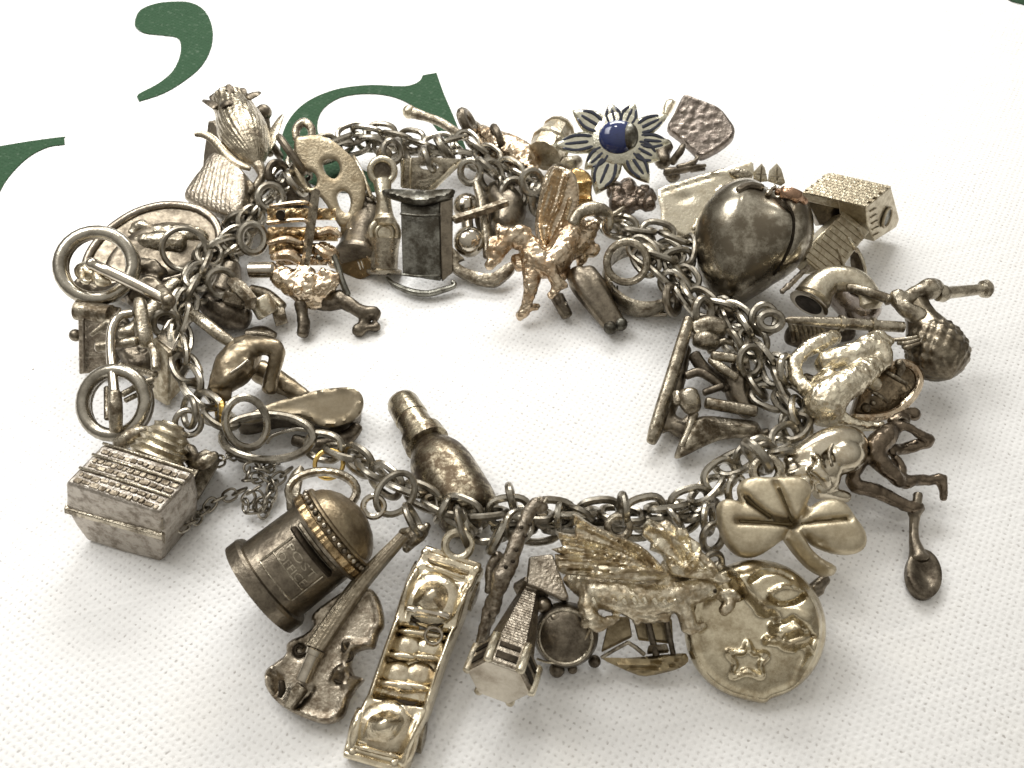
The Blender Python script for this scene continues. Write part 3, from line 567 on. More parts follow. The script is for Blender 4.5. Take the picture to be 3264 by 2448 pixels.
m = MB(); m.lathe(P0, P1, [(.72, R_*.98), (.77, R_*.98), (.785, R_*1.02), (.80, R_*1.0), (.81, R_*.92), (.86, R_*.86), (.91, R_*.74), (.96, R_*.55), (.995, R_*.3), (1.01, R_*.12)], 48, ref); m.build('cap', metal('brown_silver', (.40, .33, .225), (.16, .12, .075), .48, rough=(.24, .4), bump=.25), r, sharp=30)
# slot with its hood, facing the camera
sa = 0
for k in range(-60, 60):
    if (on(k, .5, R_)-CAM).length < (on(sa, .5, R_)-CAM).length: sa = k
cpos = D(870, 1130)
m = MB(); m.tube([on(sa+q, .55, R_*.93) for q in range(-34, 40, 6)], .05, 10, flat=.5, up=None); m.build('letter_slot', BLACK, r)
m = MB(); m.tube([on(sa+q, .605, R_*.95) for q in range(-34, 40, 6)], .026, 8); m.build('slot_lip', MID, r)
m = MB()
for tx, t0 in zip(TXT, (.42, .33)):
    xs = [v.x for v in tx[0]]; wd = max(xs)-min(xs); mid = (max(xs)+min(xs))/2; sc = 50/wd
    vs = []
    for v in tx[0]: vs.append(on(sa+4+(v.x-mid)*sc, t0+v.y*.085, R_*.962))
    m.add(vs, tx[1]); n0 = len(vs)
    vs2 = []
    for v in tx[0]: vs2.append(on(sa+4+(v.x-mid)*sc, t0+v.y*.085, R_*.945))
    from collections import Counter
    ec = Counter(); 
    for f_ in tx[1]:
        for i in range(len(f_)): ec[(f_[i], f_[(i+1) % len(f_)])] += 1
    o = len(m.v); m.v += vs2; base = o-n0
    for (i, j) in ec:
        if (j, i) not in ec: m.f.append((base+i, base+j, o+j, o+i))
m.build('lettering', MID, r)
m = MB()
for q in (-27, 36): m.tube([on(sa+q, t, R_*.95) for t in (.2, .35, .5)], .009, 6)
m.tube([on(sa+q, .32, R_*.95) for q in range(-27, 40, 7)], .008, 6); m.tube([on(sa+q, .2, R_*.955) for q in range(-27, 40, 7)], .008, 6); m.build('door_frame', MID, r)
ring(r, D, 1225, 860, .60, 68, 22, camdir(D(1225, 860, .6)), mat=SHINY, name='hanging_loop'); ring(r, D, 1370, 775, .62, 150, 23, lean(-60, 40), e=.75, ang=RAD(50))
# band ring behind it
p = D(850, 700, 0); r = charm('band_charm', 'flat curved silver band showing behind the cap of the post box', 'ring', p)
m = MB(); c0 = D(890, 760, .52); m.tube(circ(c0, D.r(220, c0), lean(-70, 30), e=.6), .04, 10, True, flat=1.6, up=lean(-70, 30)); m.build('band', MID, r)
m = MB(); m.field(cr([D(735, 590, .62), D(680, 640, .6), D(645, 740, .55), D(650, 880, .45)]), cr([D(760, 600, .62), D(745, 680, .62), D(720, 800, .58), D(700, 900, .48)]), lambda s, t: .02*(1-t*t), 14, 5, .03); m.build('wing', MID, r)

# ------------------------------------------------------------------ violin
p = E(500, 1000, 0); r = charm('violin_charm', 'tarnished silver violin with long raised neck between post box and car', 'charm', p)
pl = Plane(E(450, 1050, .16), lean(-105, 16))
ol = [(600, 563), (480, 640), (405, 705), (393, 745), (405, 780), (350, 835), (275, 868), (240, 900), (232, 960), (170, 1010), (108, 1065), (108, 1150), (150, 1220), (220, 1285), (330, 1345), (470, 1388), (575, 1350), (620, 1240), (665, 1165), (712, 1110), (650, 1085), (632, 1010), (660, 945), (730, 920), (775, 915), (800, 830), (832, 780), (828, 690), (800, 600), (760, 555), (690, 550)]
rel = [('line', [(530, 1120), (560, 1060), (610, 1065), (600, 1150), (640, 1120)], 16, .035), ('line', [(600, 960), (650, 900), (610, 890), (580, 930)], 15, .03), ('blob', (320, 940), 38, 38, -.05), ('blob', (605, 925), 26, 26, -.04), ('line', [(160, 1080), (200, 1130), (180, 1210)], 22, -.045), ('blob', (140, 1100), 34, 60, .03), ('line', [(290, 1300), (400, 1180)], 20, -.03), ('line', [(560, 1130), (590, 1100)], 20, -.03)]
VIO = metal('violin_silver', (.60, .535, .44), (.20, .16, .115), .5, soft=.16, scale=11, rough=(.2, .36), bump=.22, bscale=50)
pillow('body', E, pl, ol, VIO, r, wall=.07, dome=.03, rim=.07, res=.02, relief=rel, k=3, border=(.05, .022))
def lift(c, pl, x, y, h): return pl.w(*pl.uv(c, x, y), h)
m = MB(); w0, w1, w2 = (395, 925), (690, 550), (985, 262); off = (36, 26)
Lp = [lift(E, pl, x-off[0]*k, y-off[1]*k, h) for (x, y), h, k in ((w0, .17, 1.2), (w1, .20, 1.05), (w2, .30, .85))]
Rp = [lift(E, pl, x+off[0]*k, y+off[1]*k, h) for (x, y), h, k in ((w0, .17, 1.2), (w1, .20, 1.05), (w2, .30, .85))]
Lp = [lift(E, pl, 372, 905, .17), lift(E, pl, 655, 530, .20), lift(E, pl, 955, 245, .26)]; Rp = [lift(E, pl, 480, 950, .17), lift(E, pl, 735, 580, .20), lift(E, pl, 1005, 275, .26)]
m.field(cr(Lp), cr(Rp), lambda s, t: .02*(1-t*t)+.0015*math.sin(t*16), 20, 24, .08); m.build('fingerboard', metal('brushed_silver', (.40, .35, .27), (.26, .215, .155), .5, scale=16, rough=(.26, .4), bump=.5, bscale=40), r)
m = MB(); m.T(E, [(985, 262, .46, 40), (1035, 205, .5, 58), (1080, 170, .5, 46)]); m.T(E, [(940, 195, .44, 34), (1000, 190, .5, 40)]); m.T(E, [(960, 300, .36, 30), (1060, 200, .4, 36), (1105, 140, .4, 24)]); m.build('scroll', MID, r, remesh=.016)
m = MB(); P0 = lift(E, pl, 350, 1130, .14); P1 = lift(E, pl, 440, 940, .17); ra = E.r(46, P0); m.lathe(P0, P1, [(-.02, ra*.7), (0, ra), (.8, ra), (.82, ra*1.25), (.98, ra*1.3), (1, ra)], 20); m.build('bridge', SHINY, r)
m = MB(); m.prism([lift(E, pl, 245, 1295, .1), lift(E, pl, 285, 1315, .1), lift(E, pl, 385, 1190, .1), lift(E, pl, 330, 1140, .1), lift(E, pl, 285, 1190, .1)], pl.n*.09); m.build('tailpiece', MID, r, bevel=.012)
for q in ([(655, 905), (630, 880), (590, 900), (600, 945), (640, 945), (650, 985), (600, 1020), (560, 1040), (530, 1085), (545, 1125), (600, 1140), (640, 1120), (635, 1085), (605, 1085)], [(345, 925), (320, 910), (300, 935), (315, 965), (345, 960), (375, 940), (385, 900), (420, 860)]):
    m = MB(); m.tube(cr([lift(E, pl, x, y, .102) for x, y in q], 4), .012, 7); m.build('sound_hole', BLACK, r)
m = MB(); m.T(E, [(190, 1120, .3, 20), (195, 1170, .28, 24), (180, 1215, .26, 16)]); m.build('chin_rest', BLACK, r)
ring(r, E, 1010, 110, .6, 100, 22, lean(20, 70))

# ------------------------------------------------------------------ open car
p = E(950, 1000, 0); r = charm('car_charm', 'shiny open-topped silver car seen from above at the front of the bracelet', 'charm', p)
cn = lean(-80, 12)
cpl = Plane(E(1000, 900, .42), cn)
LE = [(563, 1570), (590, 1470), (650, 1330), (720, 1195), (800, 960), (880, 740), (925, 590), (980, 450), (1040, 345), (1078, 268)]
RE = [(960, 1690), (1005, 1560), (1070, 1400), (1122, 1270), (1205, 1010), (1285, 800), (1332, 690), (1372, 580), (1415, 470), (1450, 395)]
Lp = [cpl.hit(E, *q) for q in LE]; Rp = [cpl.hit(E, *q) for q in RE]
def g2(s, t, s0, t0, a, b): return math.exp(-((s-s0)/a)**2-((t-t0)/b)**2)
def sst(a, b, x):
    x = max(0, min(1, (x-a)/(b-a))); return x*x*(3-2*x)
def car_h(s, t):
    h = 0.0; at = abs(t)
    pit = sst(.31, .35, s)*(1-sst(.535, .56, s))*(1-sst(.70, .80, at)); h -= .17*pit
    h += .05*pit*g2(s, t, .45, 0, .12, .5)
    if s > .55: h += sst(.56, .6, s)*(.17*g2(s, t, .69, -.05, .085, .48)-.03*g2(s, t, .835, 0, .012, .55)-.035*g2(s, t, .89, 0, .012, .6)+.09*g2(s, t, .72, .85, .08, .16)+.08*g2(s, t, .72, -.85, .07, .15)-.03*g2(s, t, .68, .58, .09, .07)-.03*g2(s, t, .68, -.66, .09, .07))
    if s < .32: h += (1-sst(.28, .32, s))*(.15*g2(s, t, .19, -.05, .07, .5)+.08*g2(s, t, .13, .85, .09, .13)+.05*g2(s, t, .17, -.9, .05, .12)-.04*g2(s, t, .105, 0, .01, .6)-.04*g2(s, t, .075, 0, .01, .6)-.04*g2(s, t, .17, .6, .08, .07)-.04*g2(s, t, .17, -.66, .08, .07))
    h += .035*math.exp(-((at-.86)/.07)**2)*(sst(.3, .34, s)*(1-sst(.54, .58, s)))
    h += .003*math.sin(37*s+3*t)*math.sin(9*t+11*s)
    return h-.06*max(0, (at-.9)/.1)**2-.05*max(0, (s-.96)/.04)-.05*max(0, (.04-s)/.04)
def car_skip(s, t): return (.548 < s+.012*t < .585 and abs(t-.05) < .52) or (.318 < s+.012*t < .338 and -.1 < t < .6)
m = MB(); m.field(Lp, Rp, car_h, 150, 50, .26, nrm=cn, skip=car_skip); m.build('body', metal('bright_warm_silver', (.86, .78, .62), (.40, .32, .21), .44, scale=7, rough=(.10, .28), bump=.22, bscale=26), r, sharp=60)
def cpt(s, t, h):
    q = s*(len(Lp)-1); i = min(int(q), len(Lp)-2); a = Lp[i].lerp(Lp[i+1], q-i); b = Rp[i].lerp(Rp[i+1], q-i); return a.lerp(b, (t+1)/2)+cn*h
m = MB(); m.tube([cpt(.615, t, .07-.03*t*t) for t in (-.62, -.3, 0, .3, .62)], .028, 8); m.build('windscreen', SHINY, r)
m = MB(); m.tube(circ(cpt(.53, .36, -.02), .065, (cn+Vector((0, -.6, 0))).normalized(), 16), .014, 7, True); m.build('steering_wheel', SHINY, r)
def blobpart(name, s0, t0, h0, rl, rs, rh, mat):
    X = (cpt(s0, 1, 0)-cpt(s0, -1, 0)).normalized(); m = MB(); m.ball(cpt(s0, t0, h0), (rl, rs, rh), (X, cn.cross(X), cn), 22, 12); return m.build(name, mat, r)
CARM = bpy.data.materials['bright_warm_silver']
for s0, t0 in ((.495, -.34), (.50, .36), (.41, -.36), (.415, .32)):
    blobpart('seat', s0, t0, -.125, .125, .10, .06, CARM); blobpart('seat_back', s0-.036, t0*1.05, -.085, .115, .032, .045, CARM)
blobpart('dashboard', .535, 0, -.08, .2, .035, .05, CARM); blobpart('bonnet', .70, -.04, -.045, .25, .23, .12, CARM); blobpart('boot_lid', .19, -.02, -.045, .24, .21, .11, CARM); blobpart('console', .375, -.02, -.1, .12, .05, .06, CARM)
for s0, t0, l in ((.74, .80, .16), (.74, -.80, .16), (.16, .82, .17), (.16, -.82, .16)): blobpart('mudguard', s0, t0, -.03, .055, l, .075, CARM)
for s0, k_ in ((.86, .62), (.905, .66), (.105, .6), (.07, .66)):
    m = MB(); m.tube([cpt(s0, t*k_, -.002+.02*(1-t*t)) for t in (-1, -.6, 0, .6, 1)], .014, 8); m.build('trim_bar', CARM, r)
for s0, a_, b_ in ((.57, -.5, .55), (.325, -.1, .6)):
    m = MB(); q_ = [cpt(s0+.008, a_, .012), cpt(s0+.010, b_, .008), cpt(s0-.008, b_-.15, .008), cpt(s0-.004, a_+.12, .012)]; m.prism(q_, -cn*.02); m.build('gap_shade', BLACK, r)  # black slab painted as the shade inside the open slot
m = MB(); m.tube([cpt(.985, t, -.02) for t in (-.9, -.5, 0, .5, .9)], .028, 8); m.build('bumper', CARM, r)
m = MB(); m.tube([cpt(.012, t, -.03) for t in (-.9, -.5, 0, .5, .9)], .03, 8); m.build('bumper', CARM, r)
for s0, t0 in ((.95, -.85), (.95, .85), (.035, -.7), (.035, .6)):
    m = MB(); m.ball(cpt(s0, t0, -.03), .042); m.build('headlight', CARM, r)
for s0, t0 in ((.82, -1), (.82, 1), (.2, -1), (.2, 1)):
    q = cpt(s0, t0, -.22); sd = (cpt(s0, 1, 0)-cpt(s0, -1, 0)).normalized()*(-1 if t0 < 0 else 1)
    m = MB(); m.lathe(q-sd*.03, q+sd*.03, [(0, .05), (.05, .12), (.8, .125), (1, .06)], 20); m.build('wheel', MID, r)
ring(r, E, 1290, 270, .58, 80, 27, camdir(E(1290, 270, .5)), mat=PALE, name='hanging_loop'); ring(r, E, 1325, 165, .62, 130, 22, lean(10, 75), e=.7)

# ------------------------------------------------------------------ giraffe
p = K(500, 800, 0); r = charm('giraffe_charm', 'slim silver giraffe with long spotted neck beside the car', 'charm', p)
m = MB(); m.T(K, [(735, 280, .78, 44), (700, 230, .82, 52), (640, 285, .82, 46), (560, 470, .74, 54), (500, 630, .66, 66), (445, 750, .6, 72), (400, 870, .5, 52), (360, 930, .44, 40), (320, 1080, .34, 36), (285, 1240, .22, 34)], n=14)
m.T(K, [(420, 820, .5, 46), (395, 960, .42, 38), (350, 1090, .3, 26), (330, 1200, .22, 24)]); m.T(K, [(620, 280, .82, 24), (600, 340, .8, 34)]); m.T(K, [(430, 600, .5, 50), (360, 700, .42, 40), (350, 860, .34, 28)])
m.build('body', ROUGH, r, remesh=.014, smooth=3, disp=.028)
m = MB(); m.T(K, [(740, 225, .86, 14), (760, 195, .88, 12)]); m.T(K, [(700, 215, .88, 12), (705, 190, .9, 12)]); m.build('horn', MID, r)
for x, y, z in ((610, 460, .80), (580, 400, .84), (545, 560, .78), (520, 640, .74), (470, 680, .7), (640, 380, .86)): 
    m = MB(); m.Bl(K, x, y, z, 16, .6); m.build('spot', BLACK, r)

ring(r, K, 560, 390, .62, 130, 26, lean(-30, 55), e=.8); ring(r, K, 410, 470, .6, 110, 34, lean(160, 70), e=.7)

# ------------------------------------------------------------------ lighthouse
p = K(520, 1200, 0); r = charm('lighthouse_charm', 'tapering brick lighthouse with windowed base lying in front between car and dragon', 'charm', p)
P0 = K(420, 1490, .60); P1 = K(690, 720, .36); ra = K.r(238, P0); ax = (P1-P0)
prof = [(0, ra*.98), (.012, ra*1.02), (.20, ra*1.02), (.215, ra*.98), (.22, ra*.80)]
for i in range(22):
    t = .23+i*.025; k = .80-.42*(i/21); prof += [(t, ra*k), (t+.018, ra*(k-.008)), (t+.0195, ra*(k-.05)), (t+.0235, ra*(k-.055))]
prof += [(.79, ra*.36), (.795, ra*.58), (.83, ra*.6), (.84, ra*.36)]
m = MB(); m.lathe(P0, P1, prof, 6, Vector((.5, -.3, .8))); m.build('tower', ROUGH, r, sharp=25)
m = MB(); m.lathe(P0-ax*.012, P0+ax*.002, [(0, ra*.93), (.5, ra*.97), (1, ra*.97)], 6, Vector((.5, -.3, .8))); m.build('base_plate', SHINY, r, sharp=20)
axn = ax.normalized(); rx = Vector((.5, -.3, .8)); rx = (rx-axn*rx.dot(axn)).normalized(); ry = axn.cross(rx)
for k in range(6):
    a = RAD(30+60*k); d = rx*math.cos(a)+ry*math.sin(a); tg = axn.cross(d)
    for t in (.065, .15):
        m = MB(); m.box(P0+ax*t+d*(ra*1.02*.866), d*.008, tg*(ra*.33), axn*(.028 if t < .1 else .02)); m.build('window', BLACK, r)
for k in range(6):
    a = RAD(60*k); d = rx*math.cos(a)+ry*math.sin(a)
    m = MB(); m.tube([P0+ax*.0+d*ra*1.0, P0+ax*.1+d*ra*1.0, P0+ax*.21+d*ra*1.0], .034, 8); m.build('corner_post', PALE, r)
m = MB(); m.prism([K(630, 605, .56), K(800, 585, .56), K(915, 890, .52), K(880, 920, .50), K(610, 800, .54)], Vector((0.02, .08, -.22))); m.build('lantern_roof', ROUGH, r, bevel=.02)
m = MB(); m.Bl(K, 740, 950, .4, 60); m.build('lantern', DARK, r)

# ------------------------------------------------------------------ cauldron
p = K(900, 1200, 0); r = charm('cauldron_charm', 'dark three-footed cauldron with thin wire handle under the dragon', 'charm', p)
m = MB(); c0 = K(890, 1165, .30); ra = K.r(232, c0); up = lean(-100, 35)
m.lathe(c0-up*.22, c0+up*.08, [(0, ra*.25), (.15, ra*.7), (.35, ra*.95), (.55, ra), (.8, ra*.92), (.9, ra*.84), (.97, ra*.7), (1.05, ra*.45), (1.08, ra*.1)], 32); m.build('pot', DARK, r)
m = MB(); m.T(K, [(690, 1328, .2, 9), (770, 1352, .22, 9), (870, 1345, .24, 9), (970, 1270, .3, 9), (1040, 1170, .38, 9), (1065, 1110, .42, 9)], n=8); m.build('handle', PALE, r)
for x, y, q in ((830, 1405, 56), (1095, 1345, 46), (940, 1400, 36)):
    m = MB(); m.Bl(K, x, y, .07, q); m.build('foot', DARK, r)
m = MB(); m.tube(circ(c0+up*.055, ra*.80, up, 40), .016, 8, True); m.build('lid_rim', MID, r)
m = MB(); m.Bl(K, 815, 1040, .40, 44, n=18); m.build('knob', DARK, r)

# ------------------------------------------------------------------ sailing boat
p = K(1450, 1350, 0); r = charm('boat_charm', 'flat sailing boat with grooved hull under the dragon', 'charm', p)
pl = Plane(K(1450, 1350, .08), lean(-95, 24))
OLV = metal('sail_olive_silver', (.36, .30, .20), (.16, .125, .075), .5, rough=(.26, .4))
pillow('hull', K, pl, [(1140, 1320), (1300, 1322), (1500, 1305), (1700, 1288), (1735, 1300), (1745, 1345), (1690, 1390), (1600, 1420), (1450, 1450), (1370, 1432), (1250, 1380)], metal('olive_silver', (.40, .33, .21), (.2, .155, .09), .5, rough=(.22, .36)), r, wall=.09, dome=.05, rim=.1, res=.025, relief=[('line', [(1180, 1350), (1450, 1358), (1740, 1322)], 11, -.03), ('line', [(1280, 1385), (1460, 1392), (1735, 1350)], 11, -.03)], k=2)
m = MB(); m.T(K, [(1145, 1318, .16, 14), (1240, 1262, .2, 14), (1332, 1212, .25, 14)], straight=True); m.T(K, [(1332, 1212, .25, 14), (1390, 1250, .22, 16), (1445, 1296, .18, 16)], straight=True); m.build('rigging', MID, r)
m = MB(); m.T(K, [(1530, 1300, .18, 26), (1500, 1180, .26, 24), (1470, 1050, .34, 22)]); m.T(K, [(1650, 1290, .18, 20), (1620, 1150, .28, 20), (1600, 1040, .34, 18)]); m.build('mast', DARK, r)
m = MB(); m.prism([K(1470, 1250, .2), K(1600, 1240, .2), K(1620, 1290, .15), K(1460, 1300, .15)], Vector((0, 0, .06))); m.build('cabin', MID, r, bevel=.012)
m = MB(); m.prism([K(1370, 1080, .22), K(1640, 1060, .22), K(1650, 1230, .16), K(1400, 1200, .16)], Vector((0, .01, .03))); m.build('sail', OLV, r, bevel=.01)
m = MB(); m.prism([K(1140, 1290, .1), K(1360, 1180, .16), K(1340, 1050, .22), K(1200, 1040, .22)], Vector((0, .01, .03))); m.build('sail', OLV, r, bevel=.01)

# ------------------------------------------------------------------ dragon
p = K(1300, 900, 0); r = charm('dragon_charm', 'pale silver dragon with one spread ribbed wing at the front right of the bracelet', 'charm', p)
pl = Plane(K(1200, 600, .78), lean(-95, 26))
wing = [(935, 310), (1000, 330), (1080, 385), (1220, 445), (1400, 520), (1520, 620), (1610, 745), (1500, 775), (1380, 785), (1260, 770), (1150, 765), (1030, 745), (900, 735), (835, 700), (815, 590), (880, 600), (790, 555), (870, 535), (822, 430), (960, 455)]
ribs = [('line', [(945, 330), (1150, 440), (1400, 545), (1590, 730)], 18, .07)]+[('line', [(q[0], q[1]), (q[0]*.45+1590*.55, q[1]*.45+735*.55-30), (1560, 735)], 10, .04) for q in ((960, 380), (840, 445), (850, 500), (830, 560), (830, 620), (830, 690), (900, 720), (1060, 740))]+[('blob', (1070, 700), 40, 26, -.06), ('blob', (1440, 710), 70, 30, -.03)]
pillow('wing', K, pl, wing, CAST, r, wall=.035, dome=.02, rim=.06, res=.015, relief=ribs, k=2, noise=.008)
m = MB()
m.T(K, [(900, 760, .5, 44), (1020, 810, .54, 90), (1150, 860, .56, 120), (1350, 890, .56, 125), (1550, 900, .56, 118), (1710, 870, .56, 105), (1850, 830, .56, 90), (1930, 840, .55, 70)], n=16)
m.T(K, [(1560, 830, .6, 80), (1640, 700, .58, 90), (1750, 660, .58, 90), (1860, 720, .56, 80)], n=14); m.T(K, [(1620, 520, .6, 50), (1680, 600, .6, 80), (1720, 700, .58, 90)])
m.T(K, [(1060, 870, .56, 76), (1045, 960, .54, 66), (1080, 1050, .52, 66), (1140, 1100, .48, 56)]); m.T(K, [(1150, 1080, .5, 42), (1220, 1055, .5, 34), (1272, 1040, .5, 16)]); m.T(K, [(1050, 1060, .5, 40), (1012, 1090, .5, 30)]); m.T(K, [(1080, 980, .54, 34), (1000, 950, .54, 28), (980, 930, .54, 14)])
m.T(K, [(1330, 940, .54, 86), (1400, 990, .5, 74), (1480, 1010, .48, 70), (1570, 1010, .46, 60)])
for x, y in ((1390, 1075), (1490, 1062), (1590, 1060)): m.T(K, [(x, y-70, .48, 46), (x+6, y-25, .47, 40), (x, y, .45, 26)])
m.T(K, [(1700, 920, .56, 80), (1740, 1010, .52, 64), (1760, 1095, .48, 60), (1810, 1110, .47, 40), (1870, 1085, .47, 22)]); m.T(K, [(1750, 1110, .48, 40), (1720, 1135, .46, 26)])
m.T(K, [(1750, 820, .5, 70), (1880, 830, .5, 52), (1980, 880, .48, 40), (2050, 930, .5, 44), (2000, 1000, .46, 40)]); m.T(K, [(1990, 880, .52, 30), (2060, 860, .54, 36), (2120, 900, .52, 24)]); m.T(K, [(1780, 780, .6, 50), (1900, 760, .58, 44), (1990, 800, .56, 30)])
m.build('body', CAST, r, remesh=.0135, smooth=2, disp=.022, dsize=.05)
for i in range(9):
    m = MB(); m.T(K, [(1080+i*72, 905+10*math.sin(i), .70, 22), (1100+i*72, 935, .69, 18)]); m.build('scale', CAST, r)
m = MB(); m.Bl(K, 1945, 850, .70, 15); m.build('eye', BLACK, r)
pillow('wing', K, Plane(K(1720, 580, .74), lean(-80, 22)), [(1440, 385), (1480, 345), (1540, 375), (1600, 350), (1660, 395), (1740, 420), (1760, 470), (1830, 520), (1850, 580), (1940, 660), (1960, 720), (2060, 770), (1990, 800), (1880, 770), (1760, 760), (1640, 735), (1590, 650), (1560, 590), (1480, 560), (1490, 510), (1430, 460)], CAST, r, wall=.035, dome=.03, rim=.07, res=.016, relief=[('line', [(1460, 400), (1600, 470), (1740, 600), (1900, 740)], 22, .06)]+[('line', [q, ((q[0]+1760)/2, (q[1]+730)/2), (1740, 725)], 10, .035) for q in ((1470, 530), (1540, 400), (1640, 410), (1740, 450), (1830, 560), (1930, 690))]+[('blob', (1700, 500), 40, 26, -.05)], k=2, noise=.012)
ring(r, K, 1265, 400, .72, 75, 30, camdir(K(1265, 400, .7)), mat=MID, name='hanging_loop'); ring(r, K, 1300, 270, .74, 125, 30, lean(5, 88), e=.8, ang=RAD(90))

# ------------------------------------------------------------------ moon medallion
p = L(950, 1000, 0); r = charm('moon_charm', 'round medallion with sleeping crescent moon face and star at front right', 'charm', p)
pl = Plane(L(950, 1050, .20), lean(-95, 26))
ol = [(957+527*math.cos(q), 966+528*math.sin(q)) for q in [2*math.pi*i/28 for i in range(28)]]; ol[7] = (1010, 1516)
star = [(870, 1060), (910, 1130), (1010, 1150), (960, 1215), (975, 1300), (870, 1270), (765, 1300), (780, 1210), (730, 1130), (830, 1130), (870, 1060)]
face = [(700, 490), (820, 455), (950, 470), (1090, 500), (1250, 575), (1360, 690), (1420, 830), (1432, 980), (1405, 1120), (1340, 1250), (1262, 1340), (1282, 1250), (1320, 1150), (1290, 1095), (1200, 1100), (1130, 1085), (1120, 1050), (1060, 1050), (995, 1045), (1050, 985), (1040, 940), (1075, 880), (1040, 845), (960, 835), (935, 800), (880, 740), (810, 650), (750, 560)]
rel = [('line', star, 20, .045), ('poly', face, .11, 40), ('blob', (985, 815), 50, 40, .05), ('line', [(800, 560), (880, 690), (960, 790)], 26, .03),
       ('line', [(1010, 735), (1090, 775), (1190, 765), (1270, 715)], 15, -.055), ('line', [(1020, 690), (1100, 650), (1200, 655), (1290, 700)], 16, .035), ('line', [(880, 600), (980, 545), (1090, 540), (1190, 590)], 18, -.045), ('line', [(860, 570), (980, 505), (1130, 530)], 20, .03), ('line', [(720, 520), (760, 620), (810, 720)], 18, -.04),
       ('line', [(1030, 1010), (1120, 1020), (1210, 985), (1290, 990)], 16, -.035), ('line', [(1060, 985), (1140, 975), (1220, 950)], 24, .025), ('line', [(1080, 1050), (1170, 1055), (1260, 1030)], 28, .03), ('line', [(1060, 920), (1140, 900), (1180, 870)], 14, -.04), ('blob', (1280, 860), 90, 80, .05), ('line', [(1240, 1110), (1310, 1080), (1340, 1020)], 16, -.03), ('line', [(1190, 880), (1290, 960), (1340, 1010)], 14, -.03)]
pillow('medallion', L, pl, ol, metal('olive_bright_silver', (.76, .69, .53), (.36, .29, .185), .46, rough=(.12, .28), bump=.1), r, wall=.06, dome=.13, rim=.42, res=.018, relief=rel, k=6, border=(.055, .03))
ring(r, L, 640, 470, .5, 90, 26, lean(-60, 60)); m = MB(); m.Bl(L, 690, 500, .42, 60); m.build('hanging_loop', MID, r)

# ------------------------------------------------------------------ shamrock
p = J(700, 950, 0); r = charm('shamrock_charm', 'smooth three-leaf silver shamrock with grooved veins at the right front', 'charm', p)
pl = Plane(J(700, 950, .62), lean(-92, 26))
ol = [(540, 612), (640, 608), (750, 612), (815, 660), (828, 730), (800, 800), (835, 815), (900, 775), (1000, 765), (1075, 800), (1130, 880), (1195, 970), (1215, 1050), (1190, 1115), (1110, 1150), (980, 1135), (860, 1085), (800, 1030), (790, 1040), (830, 1110), (900, 1175), (1000, 1235), (985, 1290), (920, 1300), (820, 1245), (730, 1150), (670, 1070), (640, 1045), (560, 1100), (450, 1165), (340, 1160), (255, 1090), (210, 1000), (185, 900), (188, 800), (235, 765), (310, 775), (350, 790), (335, 740), (328, 680), (360, 630), (440, 608)]
rel = [('line', [(700, 935), (640, 790), (580, 655)], 26, -.055), ('line', [(700, 945), (540, 930), (310, 920)], 26, -.06), ('line', [(740, 940), (900, 915), (1085, 900)], 24, -.05), ('line', [(345, 735), (440, 820), (550, 895), (690, 930)], 24, -.07), ('line', [(835, 780), (780, 860), (720, 930)], 24, -.065), ('line', [(720, 970), (800, 1040), (900, 1080)], 22, -.04), ('line', [(690, 970), (640, 1040)], 24, -.05),
       ('line', [(720, 965), (780, 1090), (940, 1260)], 32, .05)]
pillow('leaves', J, pl, ol, metal('satin_silver', (.80, .72, .555), (.48, .41, .29), .48, scale=4, rough=(.34, .46), bump=.2), r, wall=.10, dome=.07, rim=.15, res=.02, relief=rel, k=3)
m = MB()
for q in ([(600, 690), (640, 790), (690, 920)], [(330, 922), (540, 932), (690, 946)], [(760, 940), (900, 916), (1070, 902)], [(370, 755), (440, 820), (545, 893)]):
    m.tube(cr([lift(J, pl, x, y, .112) for x, y in q]), [.012]+[.018]*9+[.012] if False else .016, 8)
m.build('vein', metal('groove_silver', (.17, .135, .075), (.10, .075, .04), .5, rough=(.36, .5)), r)
ring(r, J, 540, 560, .74, 90, 36, camdir(J(540, 560, .7)), mat=MID, name='hanging_loop'); ring(r, J, 470, 450, .80, 120, 38, lean(35, 75), e=.85)
p = J(900, 1370, 0); r = charm('stub_charm', 'little dark broken stub showing under the shamrock stalk', 'charm', p)
m = MB(); m.T(J, [(820, 1390, .28, 24), (890, 1370, .3, 50), (960, 1310, .3, 36)]); m.T(J, [(870, 1440, .26, 20), (930, 1400, .28, 30)]); m.build('stub', DARK, r, remesh=.018, disp=.02)

# ------------------------------------------------------------------ bootee
p = J(1000, 500, 0); r = charm('bootee_charm', 'rounded shiny bootee with knotted ties behind the shamrock', 'charm', p)
m = MB(); m.T(J, [(690, 510, .55, 60), (820, 450, .58, 100), (960, 390, .58, 130), (1100, 360, .56, 130), (1170, 370, .5, 100)], n=18); m.T(J, [(1000, 470, .6, 110), (1090, 450, .58, 130), (1160, 420, .5, 100)], n=18)
m.T(J, [(700, 600, .5, 80), (820, 560, .56, 90), (960, 560, .54, 90), (980, 640, .46, 70), (880, 680, .42, 80)], n=14); m.T(J, [(870, 540, .68, 50), (940, 600, .66, 46), (970, 660, .58, 40)]); m.T(J, [(800, 620, .58, 50), (850, 690, .5, 40)]); m.T(J, [(900, 690, .42, 70), (1020, 720, .38, 50), (1110, 742, .34, 44)])
m.T(J, [(840, 400, .66, 16), (920, 500, .74, 18)]); m.build('body', metal('bright_silver', (.74, .68, .56), (.46, .38, .27), .42, rough=(.1, .24), bump=.1), r, remesh=.02, smooth=4)
m = MB(); m.T(J, [(1060, 270, .6, 14), (1040, 320, .68, 14), (980, 420, .72, 14), (1000, 520, .7, 12)]); m.build('seam', MID, r)
